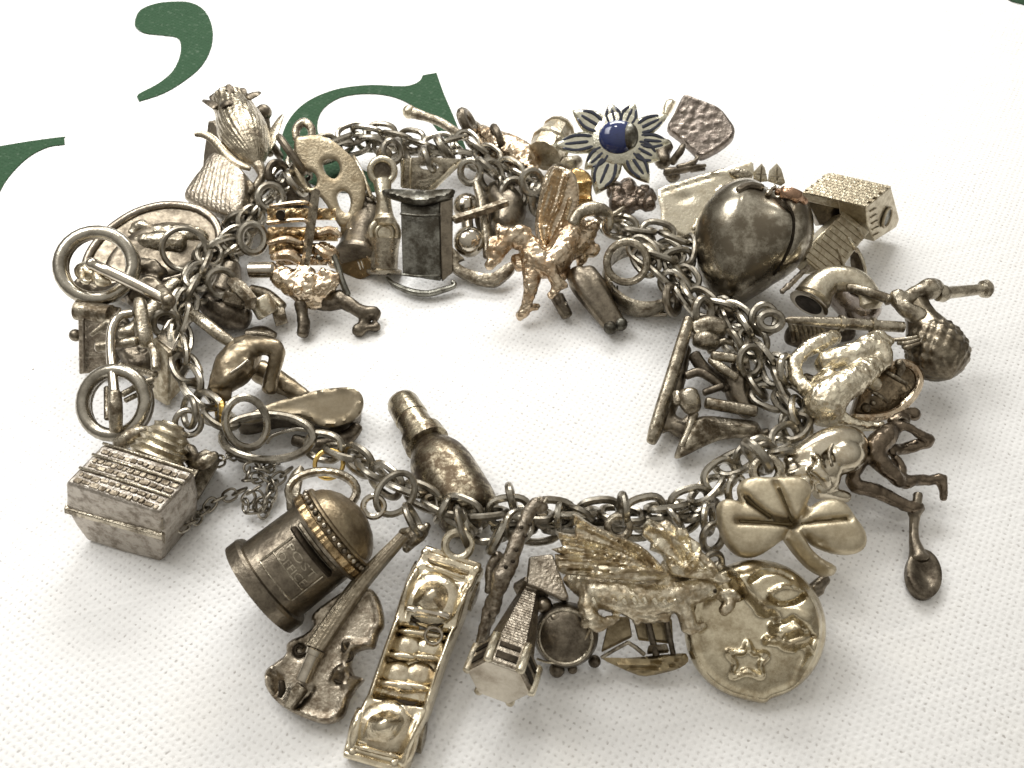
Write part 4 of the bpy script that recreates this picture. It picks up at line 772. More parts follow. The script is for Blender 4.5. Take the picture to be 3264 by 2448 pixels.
ring(r, J, 640, 420, .7, 80, 30, lean(100, 60))

# ------------------------------------------------------------------ dancing pixie
p = J(1350, 500, 0); r = charm('pixie_charm', 'thin dark dancing pixie figure kicking one leg at the right edge', 'charm', p)
m = MB(); m.T(J, [(1280, 400, .5, 70), (1330, 360, .52, 84), (1390, 300, .52, 76), (1440, 250, .5, 56), (1520, 190, .48, 44)], n=14); m.Bl(J, 1575, 158, .44, 52)
m.T(J, [(1440, 260, .52, 40), (1520, 240, .54, 30), (1600, 285, .5, 34), (1688, 340, .42, 40), (1600, 375, .36, 46), (1500, 400, .34, 44), (1400, 410, .4, 40)], n=12); m.T(J, [(1420, 210, .5, 36), (1480, 170, .5, 30), (1560, 130, .46, 30)])
m.T(J, [(1290, 420, .5, 64), (1340, 490, .46, 70), (1420, 570, .4, 60), (1490, 635, .34, 46), (1600, 620, .3, 42), (1700, 620, .28, 38), (1770, 615, .28, 40), (1785, 680, .24, 36), (1785, 755, .18, 28)], n=12); m.T(J, [(1770, 620, .28, 30), (1805, 590, .3, 20)])
m.T(J, [(1200, 480, .44, 60), (1150, 580, .42, 52), (1170, 660, .4, 54), (1290, 690, .36, 56), (1400, 740, .3, 50), (1500, 790, .26, 44), (1590, 810, .26, 46), (1640, 800, .26, 24)], n=12); m.T(J, [(1440, 460, .4, 30), (1480, 520, .36, 40), (1490, 600, .34, 36)])
m.build('body', metal('brown_dark_silver', (.28, .225, .17), (.09, .07, .05), .46, rough=(.16, .3), bump=.1), r, remesh=.016, smooth=3, disp=.025)
m = MB(); m.T(J, [(1540, 210, .5, 12), (1500, 180, .56, 10), (1470, 190, .56, 6)]); m.build('cap', DARK, r)

# ------------------------------------------------------------------ spoon
p = J(1630, 1100, 0); r = charm('spoon_charm', 'little dark oval-bowled spoon standing clear at the right on the cloth', 'spoon', p)
m = MB(); m.T(J, [(1607, 720, .30, 36), (1600, 780, .28, 34), (1590, 850, .22, 44)]); m.T(J, [(1540, 850, .2, 26), (1600, 840, .22, 34), (1640, 810, .24, 26)]); m.T(J, [(1585, 860, .2, 40), (1578, 950, .15, 34), (1580, 1040, .12, 38), (1600, 1120, .1, 56), (1615, 1180, .09, 80)], n=12); m.T(J, [(1590, 720, .3, 14), (1630, 715, .3, 14)]); m.build('handle', DARK, r, remesh=.014, smooth=3)
pl = Plane(J(1630, 1300, .04), lean(-80, 8)); bo = [(1630+math.cos(a)*122*(1-.0*math.sin(a)), 1300+math.sin(a)*172) for a in [2*math.pi*i/18 for i in range(18)]]
bo = [(x+(1300-y)*-.07, y) for x, y in bo]
pillow('bowl', J, pl, bo, DARK, r, wall=.07, dome=.04, rim=.05, res=.025, relief=[('blob', (1640, 1290), 90, 130, -.075)])

# ------------------------------------------------------------------ bagpipes
p = I(1750, 400, 0); r = charm('bagpipes_charm', 'silver bagpipes with quilted bag and three pipes sticking out at upper right', 'charm', p)
m = MB(); P0 = I(1660, 160, .60); P1 = I(1895, 660, .40); ra = I.r(165, I(1830, 480, .5)); 
def quilt(t, a): return (.11*abs(math.sin(a*7+t*20))*abs(math.sin(a*7-t*20)) if t > .45 else .015*math.sin(a*9+4*t))
m.lathe(P0, P1, [(0, ra*.3), (.06, ra*.42), (.16, ra*.45), (.26, ra*.5), (.38, ra*.66), (.5, ra*.84), (.62, ra*.98), (.74, ra*1.0), (.84, ra*.92), (.92, ra*.72), (.97, ra*.45), (1, ra*.1)]if False else [(i/40, ra*f_) for i, f_ in enumerate(np.interp(np.linspace(0, 1, 41), [0, .06, .2, .3, .42, .55, .66, .76, .86, .94, 1], [.3, .5, .5, .56, .74, .92, 1.0, 1.0, .86, .56, .06]))], 88, wob=quilt)
m.build('bag', metal('bag_silver', (.36, .315, .245), (.10, .08, .055), .47, rough=(.18, .34), bump=.15), r, sharp=60)
m = MB(); m.T(I, [(1300, 122, .62, 26), (1400, 145, .66, 30), (1520, 185, .66, 30), (1540, 195, .66, 40)], n=14); m.build('drone_pipe', MID, r)
m = MB(); m.Bl(I, 1590, 180, .68, 52); m.T(I, [(1580, 190, .66, 44), (1640, 250, .66, 50), (1720, 300, .62, 60)]); m.T(I, [(1620, 200, .68, 40), (1700, 150, .7, 44), (1780, 130, .7, 66), (1830, 140, .66, 50)]); m.Bl(I, 1770, 128, .72, 64); m.build('stock', MID, r, remesh=.018, disp=.02)
m = MB(); P0 = I(1820, 160, .66); P1 = I(2125, 128, .60); ra = I.r(34, P0); m.lathe(P0, P1, [(0, ra*1.3), (.1, ra*1.6), (.16, ra*1.35), (.22, ra*1.1), (.8, ra*.95), (.84, ra*1.0), (.87, ra*1.5), (.95, ra*1.65), (1, ra*1.3), (1.005, ra*.5)], 22); m.build('drone_pipe', MID, r)
m = MB(); P0 = I(1620, 355, .56); P1 = I(925, 312, .66); ra = I.r(30, P0)
m.lathe(P0, P1, [(0, ra*1.1), (.24, ra*1.1), (.245, ra*1.6), (.275, ra*1.6), (.28, ra*1.15), (.50, ra*1.15), (.51, ra*1.6), (.545, ra*1.6), (.55, ra*1.2), (.8, ra*.95), (.97, ra*.7), (1, ra*.3)], 20); m.build('chanter', MID, r)
for q in range(3):
    m = MB(); m.T(I, [(1560+30*q, 430+20*q, .55, 12), (1640, 425+25*q, .6, 14), (1720, 410+20*q, .62, 12)]); m.build('cord', MID, r)
ring(r, I, 840, 320, .68, 62, 26, camdir(I(840, 320, .68)), e=.8)

# ------------------------------------------------------------------ open basket lump
p = I(1300, 700, 0); r = charm('basket_charm', 'craggy pale basket with open gilt bowl below the bagpipes', 'charm', p)
m = MB(); m.T(I, [(1230, 410, .6, 40), (1150, 440, .62, 54), (1050, 490, .62, 48), (985, 560, .6, 44), (995, 650, .58, 42), (1050, 720, .56, 48)], n=14)
m.T(I, [(1150, 560, .6, 60), (1230, 540, .64, 70), (1330, 520, .66, 76), (1420, 460, .66, 66), (1470, 420, .66, 46), (1520, 460, .62, 60)], n=14); m.T(I, [(1470, 470, .66, 70), (1500, 540, .62, 60), (1440, 580, .62, 70), (1340, 660, .66, 86), (1240, 720, .66, 100), (1160, 790, .6, 120), (1180, 850, .5, 110)], n=16)
m.T(I, [(1080, 760, .56, 60), (1120, 860, .46, 70), (1220, 890, .44, 60), (1350, 930, .42, 36), (1500, 940, .4, 30)], n=12); m.T(I, [(1130, 560, .56, 46), (1170, 620, .56, 40), (1120, 690, .56, 50)]); m.T(I, [(1200, 640, .6, 60), (1130, 740, .56, 70)])
m.build('body', CAST, r, remesh=.015, smooth=2, disp=.03, dsize=.06)
bp_ = Plane(I(1520, 740, .42), lean(-60, 35)); rim = [(1330, 885), (1450, 885), (1560, 860), (1660, 780), (1715, 680), (1690, 600), (1620, 565), (1540, 590)]
rimw = [bp_.hit(I, *q) for q in rim]; cen = sum(rimw, Vector())/len(rimw)
m = MB(); m.tube(cr(rimw, 5), I.r(26, cen), 9); m.build('bowl_rim', CASTG, r, disp=.02, dsize=.05)
m = MB(); R2 = cr([bp_.hit(I, *q) for q in rim+[(1430, 640), (1370, 740), (1340, 830)]], 3, True); R2 = [Vector(q) for q in R2]; cc = sum(R2, Vector())/len(R2); nb = len(R2); lay_ = [R2, [cc+(q-cc)*.86-bp_.n*.09 for q in R2], [cc+(q-cc)*.5-bp_.n*.15 for q in R2], [cc+(q-cc)*.08-bp_.n*.17 for q in R2]]
lo_ = [[q-bp_.n*.035 for q in l_] for l_ in lay_]
vs = sum(lay_, [])+sum(lo_, []); fs = []
for a in range(3):
    for i in range(nb):
        j = (i+1) % nb; fs.append((a*nb+i, a*nb+j, (a+1)*nb+j, (a+1)*nb+i)); o = 4*nb; fs.append((o+a*nb+i, o+(a+1)*nb+i, o+(a+1)*nb+j, o+a*nb+j))
for i in range(nb): fs.append((i, 4*nb+i, 4*nb+(i+1) % nb, (i+1) % nb))
m.add(vs, fs); m.build('bowl', metal('brown_gilt', (.40, .32, .22), (.10, .08, .055), .48, rough=(.2, .36), bump=.4), r)
m = MB(); m.Bl(I, 1450, 690, .56, 44, n=18); m.build('ball', PALE, r)
m = MB(); m.T(I, [(1440, 735, .5, 12), (1490, 765, .48, 14), (1525, 795, .46, 10)]); m.T(I, [(1520, 620, .52, 14), (1580, 655, .52, 16), (1640, 690, .5, 12)]); m.T(I, [(1590, 560, .6, 26), (1610, 590, .56, 24), (1590, 640, .5, 20)]); m.Bl(I, 1400, 830, .4, 30); m.Bl(I, 1440, 800, .42, 18); m.build('rods', MID, r)
m = MB(); m.T(I, [(1040, 650, .45, 30), (1090, 680, .45, 34), (1080, 720, .42, 30)]); m.build('inner_coil', DARK, r)

# ------------------------------------------------------------------ horn
p = I(1250, 200, 0); r = charm('horn_charm', 'curved smooth horn with wide dark mouth between heart and bagpipes', 'charm', p)
m = MB(); m.T(I, [(1085, 185, .5, 112), (1120, 130, .54, 98), (1190, 80, .58, 84), (1280, 75, .6, 78), (1350, 100, .58, 76), (1400, 160, .52, 76), (1420, 230, .46, 80)], n=20); m.build('tube', PALE, r)
m = MB(); m.T(I, [(1300, 150, .4, 130), (1370, 240, .36, 120), (1380, 300, .28, 90)], n=16); m.build('bell', metal('mauve_silver', (.50, .45, .42), (.3, .25, .22), .5, rough=(.12, .28)), r)
q0 = I(1078, 200, .49); m = MB(); nv = (I(1085, 185, .5)-I(1120, 130, .54)).normalized(); m.lathe(q0+nv*.03, q0+nv*.055, [(0, I.r(118, q0)), (.5, I.r(122, q0)), (1, I.r(108, q0)), (.9, I.r(84, q0))], 26); m.build('mouth_rim', SHINY, r)
m = MB(); m.lathe(q0+nv*.045, q0+nv*.058, [(0, I.r(84, q0)), (1, I.r(84, q0))], 26); m.build('mouth', BLACK, r)
for q in range(8):
    m = MB(); x = 955+q*26; m.T(I, [(x, 330+(q % 2)*8, .42, 14), (x+14, 380, .36, 15), (x+22, 440, .28, 13)]); m.build('ridge', MID, r)
m = MB(); m.T(I, [(950, 400, .26, 60), (1060, 420, .24, 70), (1180, 400, .24, 60), (1300, 380, .2, 60)]); m.build('base', DARK, r, remesh=.02)
m = MB(); m.tube(cr([I(905, 150, .62), I(960, 100, .64), I(1020, 40, .62), I(1060, 5, .58)], 8), .028, 10); m.build('twisted_cord', ROUGH, r, disp=.03, dsize=.03)

# ------------------------------------------------------------------ brick tower with hammer-shaped head
p = N(1000, 900, 0); r = charm('brick_tower_charm', 'pale brick-patterned hammer-shaped tower sticking out at upper right', 'charm', p)
t4 = [N(390, 415, .92), N(630, 190, .92), N(1440, 350, .92), N(1150, 590, .92)]
ax_ = (t4[3]-t4[0]).normalized(); nE = (ax_+camdir(t4[3])*.55+Vector((.1, 0, -.15))).normalized()
EP = Plane(t4[3], nE); end = [EP.hit(N, *q) for q in ((1150, 590), (1440, 350), (1538, 730), (1500, 830), (1240, 995), (1165, 800))]
MAS = metal('masonry_silver', (.62, .56, .43), (.36, .30, .21), .5, scale=10, rough=(.26, .4), bump=.35)
m = MB(); lv = t4[0]-t4[3]; m.prism(end, lv*.44); m.build('head', MAS, r, bevel=.012)
m = MB(); m.prism([e+lv*.42 for e in (end[0], end[1], end[1].lerp(end[2], .8), end[0].lerp(end[5], .45))], lv*.58); m.build('arm', MAS, r, bevel=.012)
cE = EP.hit(N, 1372, 705)+nE*.022
m = MB(); m.tube(circ(cE, N.r(102, cE), nE, e=1.25, ang=RAD(20)), .016, 8, True); m.build('hole_rim', MAS, r)
m = MB(); m.prism(circ(cE, N.r(98, cE), nE, e=1.25, ang=RAD(20)), -nE*.02); m.build('hole', STEEL, r)
for k_ in range(5):
    m = MB(); m.tube([EP.hit(N, 1190+k_*8, 640+k_*72)+nE*.008, EP.hit(N, 1255+k_*10, 600+k_*72)+nE*.008], .009, 6); m.build('course', MAS, r)
bA = end[4]-end[0]; bB = end[1]-end[0]
for row in range(9):
    for col in range(9):
        u = (col+.5+(row % 2)*.5)/9.5; v = (row+.5)/9
        q = t4[3]+lv*(u if u < 1 else .99)+(t4[2]-t4[3])*v
        if u > .98: continue
        m = MB(); m.box(q+Z*.002, lv*.049, (t4[2]-t4[3])*.049, Z*.006); m.build('brick', MAS, r)
SN = Plane(N(900, 980, .58), lean(-58, 38)); sp = [(890, 640), (1190, 880), (1080, 1010), (860, 1310), (560, 1330), (440, 1210), (520, 1000)]
m = MB(); m.prism([SN.hit(N, *q) for q in sp], -SN.n*.22); m.build('shaft', MAS, r, bevel=.012)
A0 = Vector((880, 640)); A1 = Vector((1180, 880)); dn = Vector((-480, 520))
for row in range(10):
    for col in range(7):
        c2 = A0+(A1-A0)*((col+.5+(row % 2)*.45)/7.4)+dn*((row+.5)/10)
        if not inside(np.array([[c2.x, c2.y]]), sp)[0]: continue
        q = SN.hit(N, c2.x, c2.y); du = (SN.hit(N, *A1)-SN.hit(N, *A0)).normalized(); dv = SN.n.cross(du)
        m = MB(); m.box(q+SN.n*.002, du*.026, dv*.030, SN.n*.007); m.build('brick', MAS, r, bevel=.003)
for q in ([(930, 950), (1030, 1120)], [(1040, 830), (1110, 960)], [(800, 1080), (880, 1300)]):
    m = MB(); m.tube([SN.hit(N, *q[0])+SN.n*.014, SN.hit(N, *q[1])+SN.n*.014], .016, 6); m.build('buttress', PALE, r)
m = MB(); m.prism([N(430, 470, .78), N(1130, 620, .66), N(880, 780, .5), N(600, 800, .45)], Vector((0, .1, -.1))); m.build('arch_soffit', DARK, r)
p = N(1040, 1250, 0); r = charm('shell_charm', 'dark hollow shell edge showing under the brick tower shaft', 'charm', p)
m = MB(); m.field(cr([N(1040, 1080, .3), N(1100, 1180, .26), N(1140, 1320, .18), N(1130, 1400, .1)]), cr([N(960, 1130, .22), N(960, 1240, .16), N(980, 1340, .1), N(1000, 1400, .06)]), lambda s, t: -.04*(1-t*t), 16, 8, .03); m.build('bowl', DARK, r)
m = MB(); m.tube(cr([N(1030, 1075, .31), N(1085, 1170, .28), N(1130, 1300, .2), N(1138, 1410, .1)]), .017, 8); m.build('rim', PALE, r)

# ------------------------------------------------------------------ heart-shaped apple locket
p = H(840, 1100, 0); r = charm('apple_charm', 'big polished apple locket with curved seam at the upper right', 'locket', p)
APPLE = metal('apple_silver', (.60, .56, .475), (.19, .165, .125), .49, soft=.12, scale=3.2, rough=(.08, .22), bump=.04)
ho = [(440, 1100), (445, 980), (478, 880), (540, 790), (620, 715), (700, 672), (790, 655), (870, 678), (930, 725), (985, 735), (1050, 722), (1120, 738), (1182, 790), (1226, 880), (1242, 1000), (1225, 1110), (1170, 1210), (1085, 1295), (985, 1360), (880, 1430), (790, 1485), (715, 1505), (640, 1490), (560, 1445), (500, 1370), (457, 1250)]
hn = lean(-112, 44); hp = Plane(H(840, 1060, .62), hn)
sh_ = pillow('shell', H, hp, ho, APPLE, r, wall=.02, dome=.46, rim=.50, res=.03, k=4, sharp=180, relief=[('line', [(925, 700), (985, 790), (1060, 870)], 36, -.07), ('line', [(1050, 860), (1094, 960), (1080, 1100), (1020, 1230), (950, 1320)], 11, -.05)])
q_ = sh_.modifiers.new('smooth', 'SMOOTH'); q_.iterations = 5; q_.factor = .5
hb = Plane(hp.o, -hn)
sb_ = pillow('back_shell', H, hb, ho, APPLE, r, wall=.02, dome=.40, rim=.50, res=.04, k=4, sharp=180); q_ = sb_.modifiers.new('smooth', 'SMOOTH'); q_.iterations = 8
def hs(x, y, d=0):                               # point on the front shell
    u, v = hp.uv(H, x, y); ol_ = [tuple(q) for q in cr([hp.uv(H, *p_) for p_ in ho], 4, True)]
    dd = float(dseg(np.array([(u, v)]), ol_)[0]); q = min(dd/.50, 1); return hp.w(u, v, .02+.46*math.sqrt(1-(1-q)**2)+d)
m = MB(); m.tube(cr([hs(*q_, -.022) for q_ in ((1062, 880), (1092, 960), (1084, 1090), (1040, 1200), (965, 1310))], 6), .016, 8); m.build('seam', BLACK, r)
m = MB(); m.tube(cr([hs(985, 780, .03), hs(1050, 790, .05), hs(1115, 812, .05), hs(1175, 840, .02)], 5), [.04]*3+[.062]*9+[.035]*4, 10, flat=.6, up=hn); m.build('leaf', metal('copper_silver', (.62, .40, .28), (.25, .16, .11), .48, rough=(.12, .26)), r)
m = MB(); m.tube([hs(930, 800, .02), hs(945, 760, .07), hs(975, 745, .14)], .032, 8); m.tube([hs(1000, 770, .05), hs(1015, 755, .08)], .03, 8); m.build('stalk', SHINY, r)
m = MB(); m.tube(cr([hs(740, 780, .0), hs(810, 742, .01), hs(890, 750, .01)], 5), .04, 8); m.build('hinge', DARK, r)
m = MB(); pl = Plane(H(745, 620, .8), lean(-95, 50)); pillow('tag', H, pl, [(670, 620), (720, 598), (780, 605), (822, 635), (790, 665), (720, 662)], MID, r, wall=.03, dome=.02, rim=.03, res=.02, relief=[('line', [(690+i*24, 612), (700+i*24, 655)], 6, -.012) for i in range(6)])
m = MB(); m.T(H, [(600, 1480, .42, 40), (690, 1530, .38, 60), (740, 1550, .34, 46)]); m.build('tip', MID, r)
ring(r, H, 500, 1540, .5, 80, 30, lean(-40, 55)); 

# ------------------------------------------------------------------ engraved panel behind the apple
p = H(450, 800, 0); r = charm('panel_charm', 'flat engraved panel with pierced edge propped behind the apple locket', 'charm', p)
pl = Plane(H(400, 850, .45), lean(-110, 35))
pillow('plate', H, pl, [(205, 745), (330, 700), (450, 660), (560, 625), (690, 588), (790, 565), (830, 575), (820, 680), (700, 800), (600, 900), (480, 1020), (420, 1060), (240, 1010), (222, 880)], PALE, r, wall=.05, dome=.015, rim=.04, res=.03, relief=[('blob', (380, 800), 50, 30, -.03), ('blob', (620, 640), 60, 20, .03), ('line', [(240, 760), (430, 700), (640, 640)], 10, -.02)], k=2)
m = MB()
for i in range(12): m.Bl(H, 440+i*16+8*math.sin(i*2.3), 990-i*24, .56+.02*i, 24)
m.build('pierced_edge', CAST, r, remesh=.018, disp=.02)
for q in ([(830, 690), (830, 620), (885, 562), (905, 590), (925, 680)], [(925, 680), (935, 610), (985, 560), (1015, 600), (1040, 690), (1010, 710)]):
    pl = Plane(H(q[0][0], q[0][1], .62), lean(-95, 55)); w = pillow('pointed_leaf', H, pl, q, PALE, r, wall=.03, dome=.01, rim=.03, res=.03, smooth=False)
    c2 = (sum(x for x, y in q)/len(q), sum(y for x, y in q)/len(q)); m = MB(); m.tube([lift(H, pl, q[0][0]+12, c2[1], .045), lift(H, pl, q[-1][0]-12 if q[-1][0] > c2[0]+20 else q[-2][0]-12, c2[1]+6, .045)], .008, 6); m.tube([lift(H, pl, q[2][0], q[2][1]+14, .045), lift(H, pl, c2[0], q[0][1]-6, .045)], .008, 6); m.build('rib', MID, w)

# ------------------------------------------------------------------ blue enamel flower
p = G(1190, 350, 0); r = charm('flower_charm', 'silver daisy with blue domed centre and dark enamel petals at the far side', 'charm', p)
pl = Plane(G(1190, 300, .72), lean(-95, 42))
tips = [((880, 112), 100), ((1128, 62), 84), ((1292, 62), 84), ((1510, 145), 80), ((748, 345), 90), ((1530, 325), 76), ((1455, 440), 104), ((1385, 590), 100), ((1035, 665), 120), ((960, 500), 88)]
cx, cy = 1185, 300
def to2(x, y): return pl.uv(G, x, y)
for (tx, ty), w in tips:
    dx, dy = tx-cx, ty-cy; l = math.hypot(dx, dy); ux, uy = dx/l, dy/l; px_, py_ = -uy, ux
    def q(f_, s): return (cx+dx*f_+px_*w*s, cy+dy*f_+py_*w*s)
    pt_ = pillow('petal', G, pl, [q(.22, -.42), q(.45, -.78), q(.66, -.74), q(.85, -.42), q(.985, -.06), q(.985, .06), q(.85, .42), q(.66, .74), q(.45, .78), q(.22, .42)], CREAM, r, wall=.03, dome=.03, rim=.05, res=.03, k=3)
    for s in (-.52, 0, .52):
        m = MB(); P_ = [pl.w(*to2(*q(f_, s*k)), .064-.02*(f_ > .7)) for f_, k in ((.40 if s else .46, .72), (.56, 1.0), (.70, .95), (.86, .45))]
        m.tube(cr(P_, 4), [.010]+[.020]*5+[.018]*6+[.006], 8, flat=.6, up=pl.n) ; m.build('enamel_strip', NAVY, pt_)
m = MB(); c0 = pl.w(*to2(1185, 300), .03); rr = G.r(165, c0); m.lathe(c0, c0+pl.n*.042, [(0, rr*1.0), (.8, rr*1.04), (1, rr*1.0), (1.05, rr*.2)], 36); m.build('disc', CREAM, r)
m = MB(); c0 = pl.w(*to2(1178, 292), .10); rr = G.r(116, c0); m.ball(c0-pl.n*.03, (rr*1.1, rr*.98, rr*.6), (pl.u, pl.v, pl.n), 32, 16); m.build('centre', BLUE, r)
m = MB(); c1 = pl.w(*to2(1255, 292), .10); m.ball(c1, (rr*.5, rr*.76, rr*.52), (pl.u, pl.v, pl.n), 24, 12); m.build('worn_patch', STEEL, r)

# ------------------------------------------------------------------ shield, sprig, nugget, lantern
p = H(480, 400, 0); r = charm('shield_charm', 'rounded dark shield with crusty crest at the far top right', 'charm', p)
pl = Plane(H(480, 350, .40), lean(-110, 30)); rng = random.Random(3)
rel = [('blob', (400+rng.uniform(-110, 200), 330+rng.uniform(-130, 130)), 9+rng.uniform(0, 14), 8+rng.uniform(0, 12), rng.uniform(-.018, .024)) for i in range(90)]
pillow('shield', H, pl, [(262, 350), (310, 250), (355, 155), (385, 128), (450, 150), (600, 212), (670, 290), (706, 350), (695, 410), (640, 465), (560, 515), (480, 545), (430, 505), (340, 420)], metal('mauve_dark_silver', (.36, .315, .28), (.13, .105, .09), .5, scale=12, rough=(.2, .36), bump=.7, bscale=20), r, wall=.07, dome=.04, rim=.1, res=.022, relief=rel, k=3, border=(.05, .02))
m = MB(); m.T(H, [(250, 240, .45, 24), (275, 180, .5, 36), (300, 160, .5, 24)]); m.build('crest', CAST, r, disp=.03)
p = H(350, 560, 0); r = charm('sprig_charm', 'spiky dark sprig below the crusty shield', 'charm', p)
m = MB(); m.T(H, [(290, 560, .4, 24), (350, 480, .5, 26), (370, 440, .52, 16)]); m.T(H, [(250, 620, .36, 30), (380, 600, .4, 26), (515, 575, .4, 12)]); m.T(H, [(330, 590, .42, 20), (430, 560, .44, 20), (470, 520, .46, 10)]); m.T(H, [(240, 560, .35, 50), (220, 500, .35, 60), (260, 440, .38, 50)]); m.T(H, [(400, 600, .4, 16), (450, 540, .44, 14), (455, 515, .46, 8)]); m.T(H, [(420, 610, .38, 14), (510, 600, .36, 10)]); m.Bl(H, 300, 640, .3, 50); m.build('branches', DARK, r, disp=.02, dsize=.05)
p = G(1250, 700, 0); r = charm('nugget_charm', 'lumpy dark nugget wedged under the blue flower', 'charm', p)
m = MB(); rng = random.Random(8)
for i in range(34): m.Bl(G, 1270+rng.uniform(-110, 120), 690+rng.uniform(-90, 80), .34+rng.uniform(-.12, .1), 40+rng.uniform(0, 24))
m.build('lump', metal('crusty_dark_silver', (.27, .215, .175), (.07, .053, .04), .5, scale=12, rough=(.16, .32), bump=.7), r, remesh=.02, smooth=2, disp=.05)
p = G(720, 350, 0); r = charm('lantern_charm', 'ridged pale barrel lantern behind the winged beast', 'charm', p)
P0 = G(800, 230, .42); P1 = G(690, 410, .42); ra = G.r(118, P0)
m = MB(); m.lathe(P0, P1, [(-.05, ra*.3), (0, ra*.85), (.1, ra*.95), (.12, ra*.85), (.5, ra*1.0), (.55, ra*1.12), (.62, ra*1.12), (.66, ra), (1, ra*.95), (1.08, ra*.4)], 12, wob=lambda t, a: .02*math.sin(30*a)); m.build('barrel', PALE, r, sharp=25)
m = MB(); m.T(G, [(750, 470, .3, 50), (850, 470, .3, 60), (920, 440, .3, 40)]); m.T(G, [(640, 320, .48, 20), (700, 240, .54, 24), (720, 220, .54, 18)]); m.Bl(G, 790, 295, .6, 24); m.build('cap', MID, r)

# ------------------------------------------------------------------ winged horse
p = G(750, 900, 0); r = charm('winged_horse_charm', 'warm gilt winged horse rearing with folded wings at the back of the loop', 'charm', p)
pl = Plane(G(800, 800, .66), lean(-100, 48))
pillow('wing', G, pl, [(745, 480), (830, 490), (895, 530), (925, 640), (915, 760), (880, 870), (805, 1000), (720, 1060), (665, 1030), (640, 930), (640, 820), (665, 680), (690, 570)], CASTG, r, wall=.06, dome=.04, rim=.12, res=.015, relief=[('line', [(770, 500), (700, 680), (665, 850), (700, 1040)], 11, .06), ('line', [(850, 540), (800, 720), (740, 860), (710, 1020)], 10, .055), ('line', [(870, 700), (830, 820), (760, 960)], 10, .05), ('line', [(800, 520), (750, 700), (700, 850)], 14, -.04)], k=3, noise=.01)
pillow('wing', G, Plane(G(930, 650, .50), lean(-80, 45)), [(870, 500), (960, 510), (1005, 570), (1000, 660), (1010, 740), (950, 790), (870, 760), (860, 620)], metal('bright_gilt', (.82, .58, .28), (.4, .24, .09), .44, rough=(.14, .3), bump=.4), r, wall=.05, dome=.04, rim=.08, res=.025, relief=[('line', [(890, 600), (1000, 580)], 12, .03), ('line', [(890, 700), (1000, 700)], 12, .03), ('blob', (940, 660), 40, 30, -.04)], k=3)
m = MB(); m.T(G, [(560, 960, .62, 60), (600, 1010, .6, 80), (640, 1090, .54, 95), (700, 1130, .5, 95), (780, 1080, .5, 100), (840, 980, .52, 100), (880, 860, .56, 90), (900, 800, .58, 60)], n=14)
m.T(G, [(590, 990, .62, 66), (520, 960, .68, 66), (460, 950, .7, 70), (410, 1010, .66, 60), (370, 1080, .58, 48), (325, 1145, .52, 34)], n=14); m.T(G, [(440, 920, .76, 50), (400, 900, .78, 34), (385, 860, .8, 14)]); m.T(G, [(360, 960, .7, 40), (350, 1010, .66, 44), (330, 1070, .58, 30)]); m.T(G, [(480, 920, .76, 40), (540, 900, .74, 40), (590, 920, .7, 34)]); m.T(G, [(500, 1080, .5, 40), (540, 1150, .46, 36)])
m.T(G, [(620, 1120, .5, 76), (610, 1230, .42, 60), (600, 1310, .34, 44), (575, 1390, .24, 34), (550, 1450, .16, 36), (520, 1470, .12, 30)], n=12); m.T(G, [(575, 1400, .22, 30), (620, 1410, .18, 26), (655, 1400, .16, 20)]); m.T(G, [(560, 1430, .16, 26), (575, 1460, .12, 24)])
m.T(G, [(720, 1120, .56, 60), (745, 1190, .5, 44), (780, 1250, .44, 42), (760, 1310, .38, 30), (725, 1340, .34, 24)]); m.T(G, [(780, 1260, .44, 36), (840, 1260, .42, 26)])
m.T(G, [(820, 1060, .46, 70), (900, 1000, .48, 80), (960, 940, .5, 70), (1010, 880, .54, 50), (1040, 850, .56, 36)]); m.T(G, [(960, 960, .46, 60), (1000, 1040, .4, 46), (1050, 1010, .42, 28)]); m.T(G, [(920, 1000, .44, 70), (940, 1080, .36, 46), (925, 1140, .3, 18)]); m.T(G, [(800, 1100, .42, 66), (820, 1170, .34, 50), (810, 1220, .28, 28)])
m.build('body', CASTG, r, remesh=.0145, smooth=2, disp=.03, dsize=.05)
m = MB(); m.T(G, [(880, 860, .66, 40), (920, 790, .72, 46), (990, 758, .76, 48), (1070, 765, .74, 44), (1120, 800, .68, 34), (1125, 870, .6, 26), (1110, 910, .54, 18)], n=12); m.T(G, [(1130, 810, .68, 20), (1190, 770, .68, 16), (1220, 745, .68, 8)]); m.T(G, [(1130, 830, .64, 22), (1200, 840, .6, 14)]); m.build('tail', MID, r)
ring(r, G, 610, 580, .62, 70, 26, lean(-60, 55))

# ------------------------------------------------------------------ dark cone pair and knob leg
p = G(1050, 1380, 0); r = charm('trousers_charm', 'dark tapered pair of trouser legs under the winged horse', 'charm', p)
m = MB(); m.T(G, [(900, 1180, .32, 70), (950, 1260, .28, 86), (1040, 1400, .2, 70), (1120, 1520, .12, 50), (1140, 1560, .10, 46)], n=16); m.T(G, [(970, 1180, .32, 70), (1030, 1270, .28, 76), (1110, 1400, .2, 60), (1180, 1500, .14, 46), (1205, 1530, .12, 44)], n=16); m.build('legs', DARK, r, remesh=.018, smooth=4)
for x, y in ((1130, 1545), (1200, 1520)):
    m = MB(); m.Bl(G, x, y, .14, 46); m.build('shoe', STEEL, r)
p = G(820, 1420, 0); r = charm('peg_charm', 'short dark rounded peg beneath the winged horse hoof', 'charm', p)
m = MB(); m.T(G, [(780, 1340, .2, 46), (810, 1400, .16, 44), (845, 1465, .09, 40)], n=14); m.build('peg', DARK, r)
m = MB(); m.Bl(G, 835, 1385, .21, 12); m.build('stud', SHINY, r)

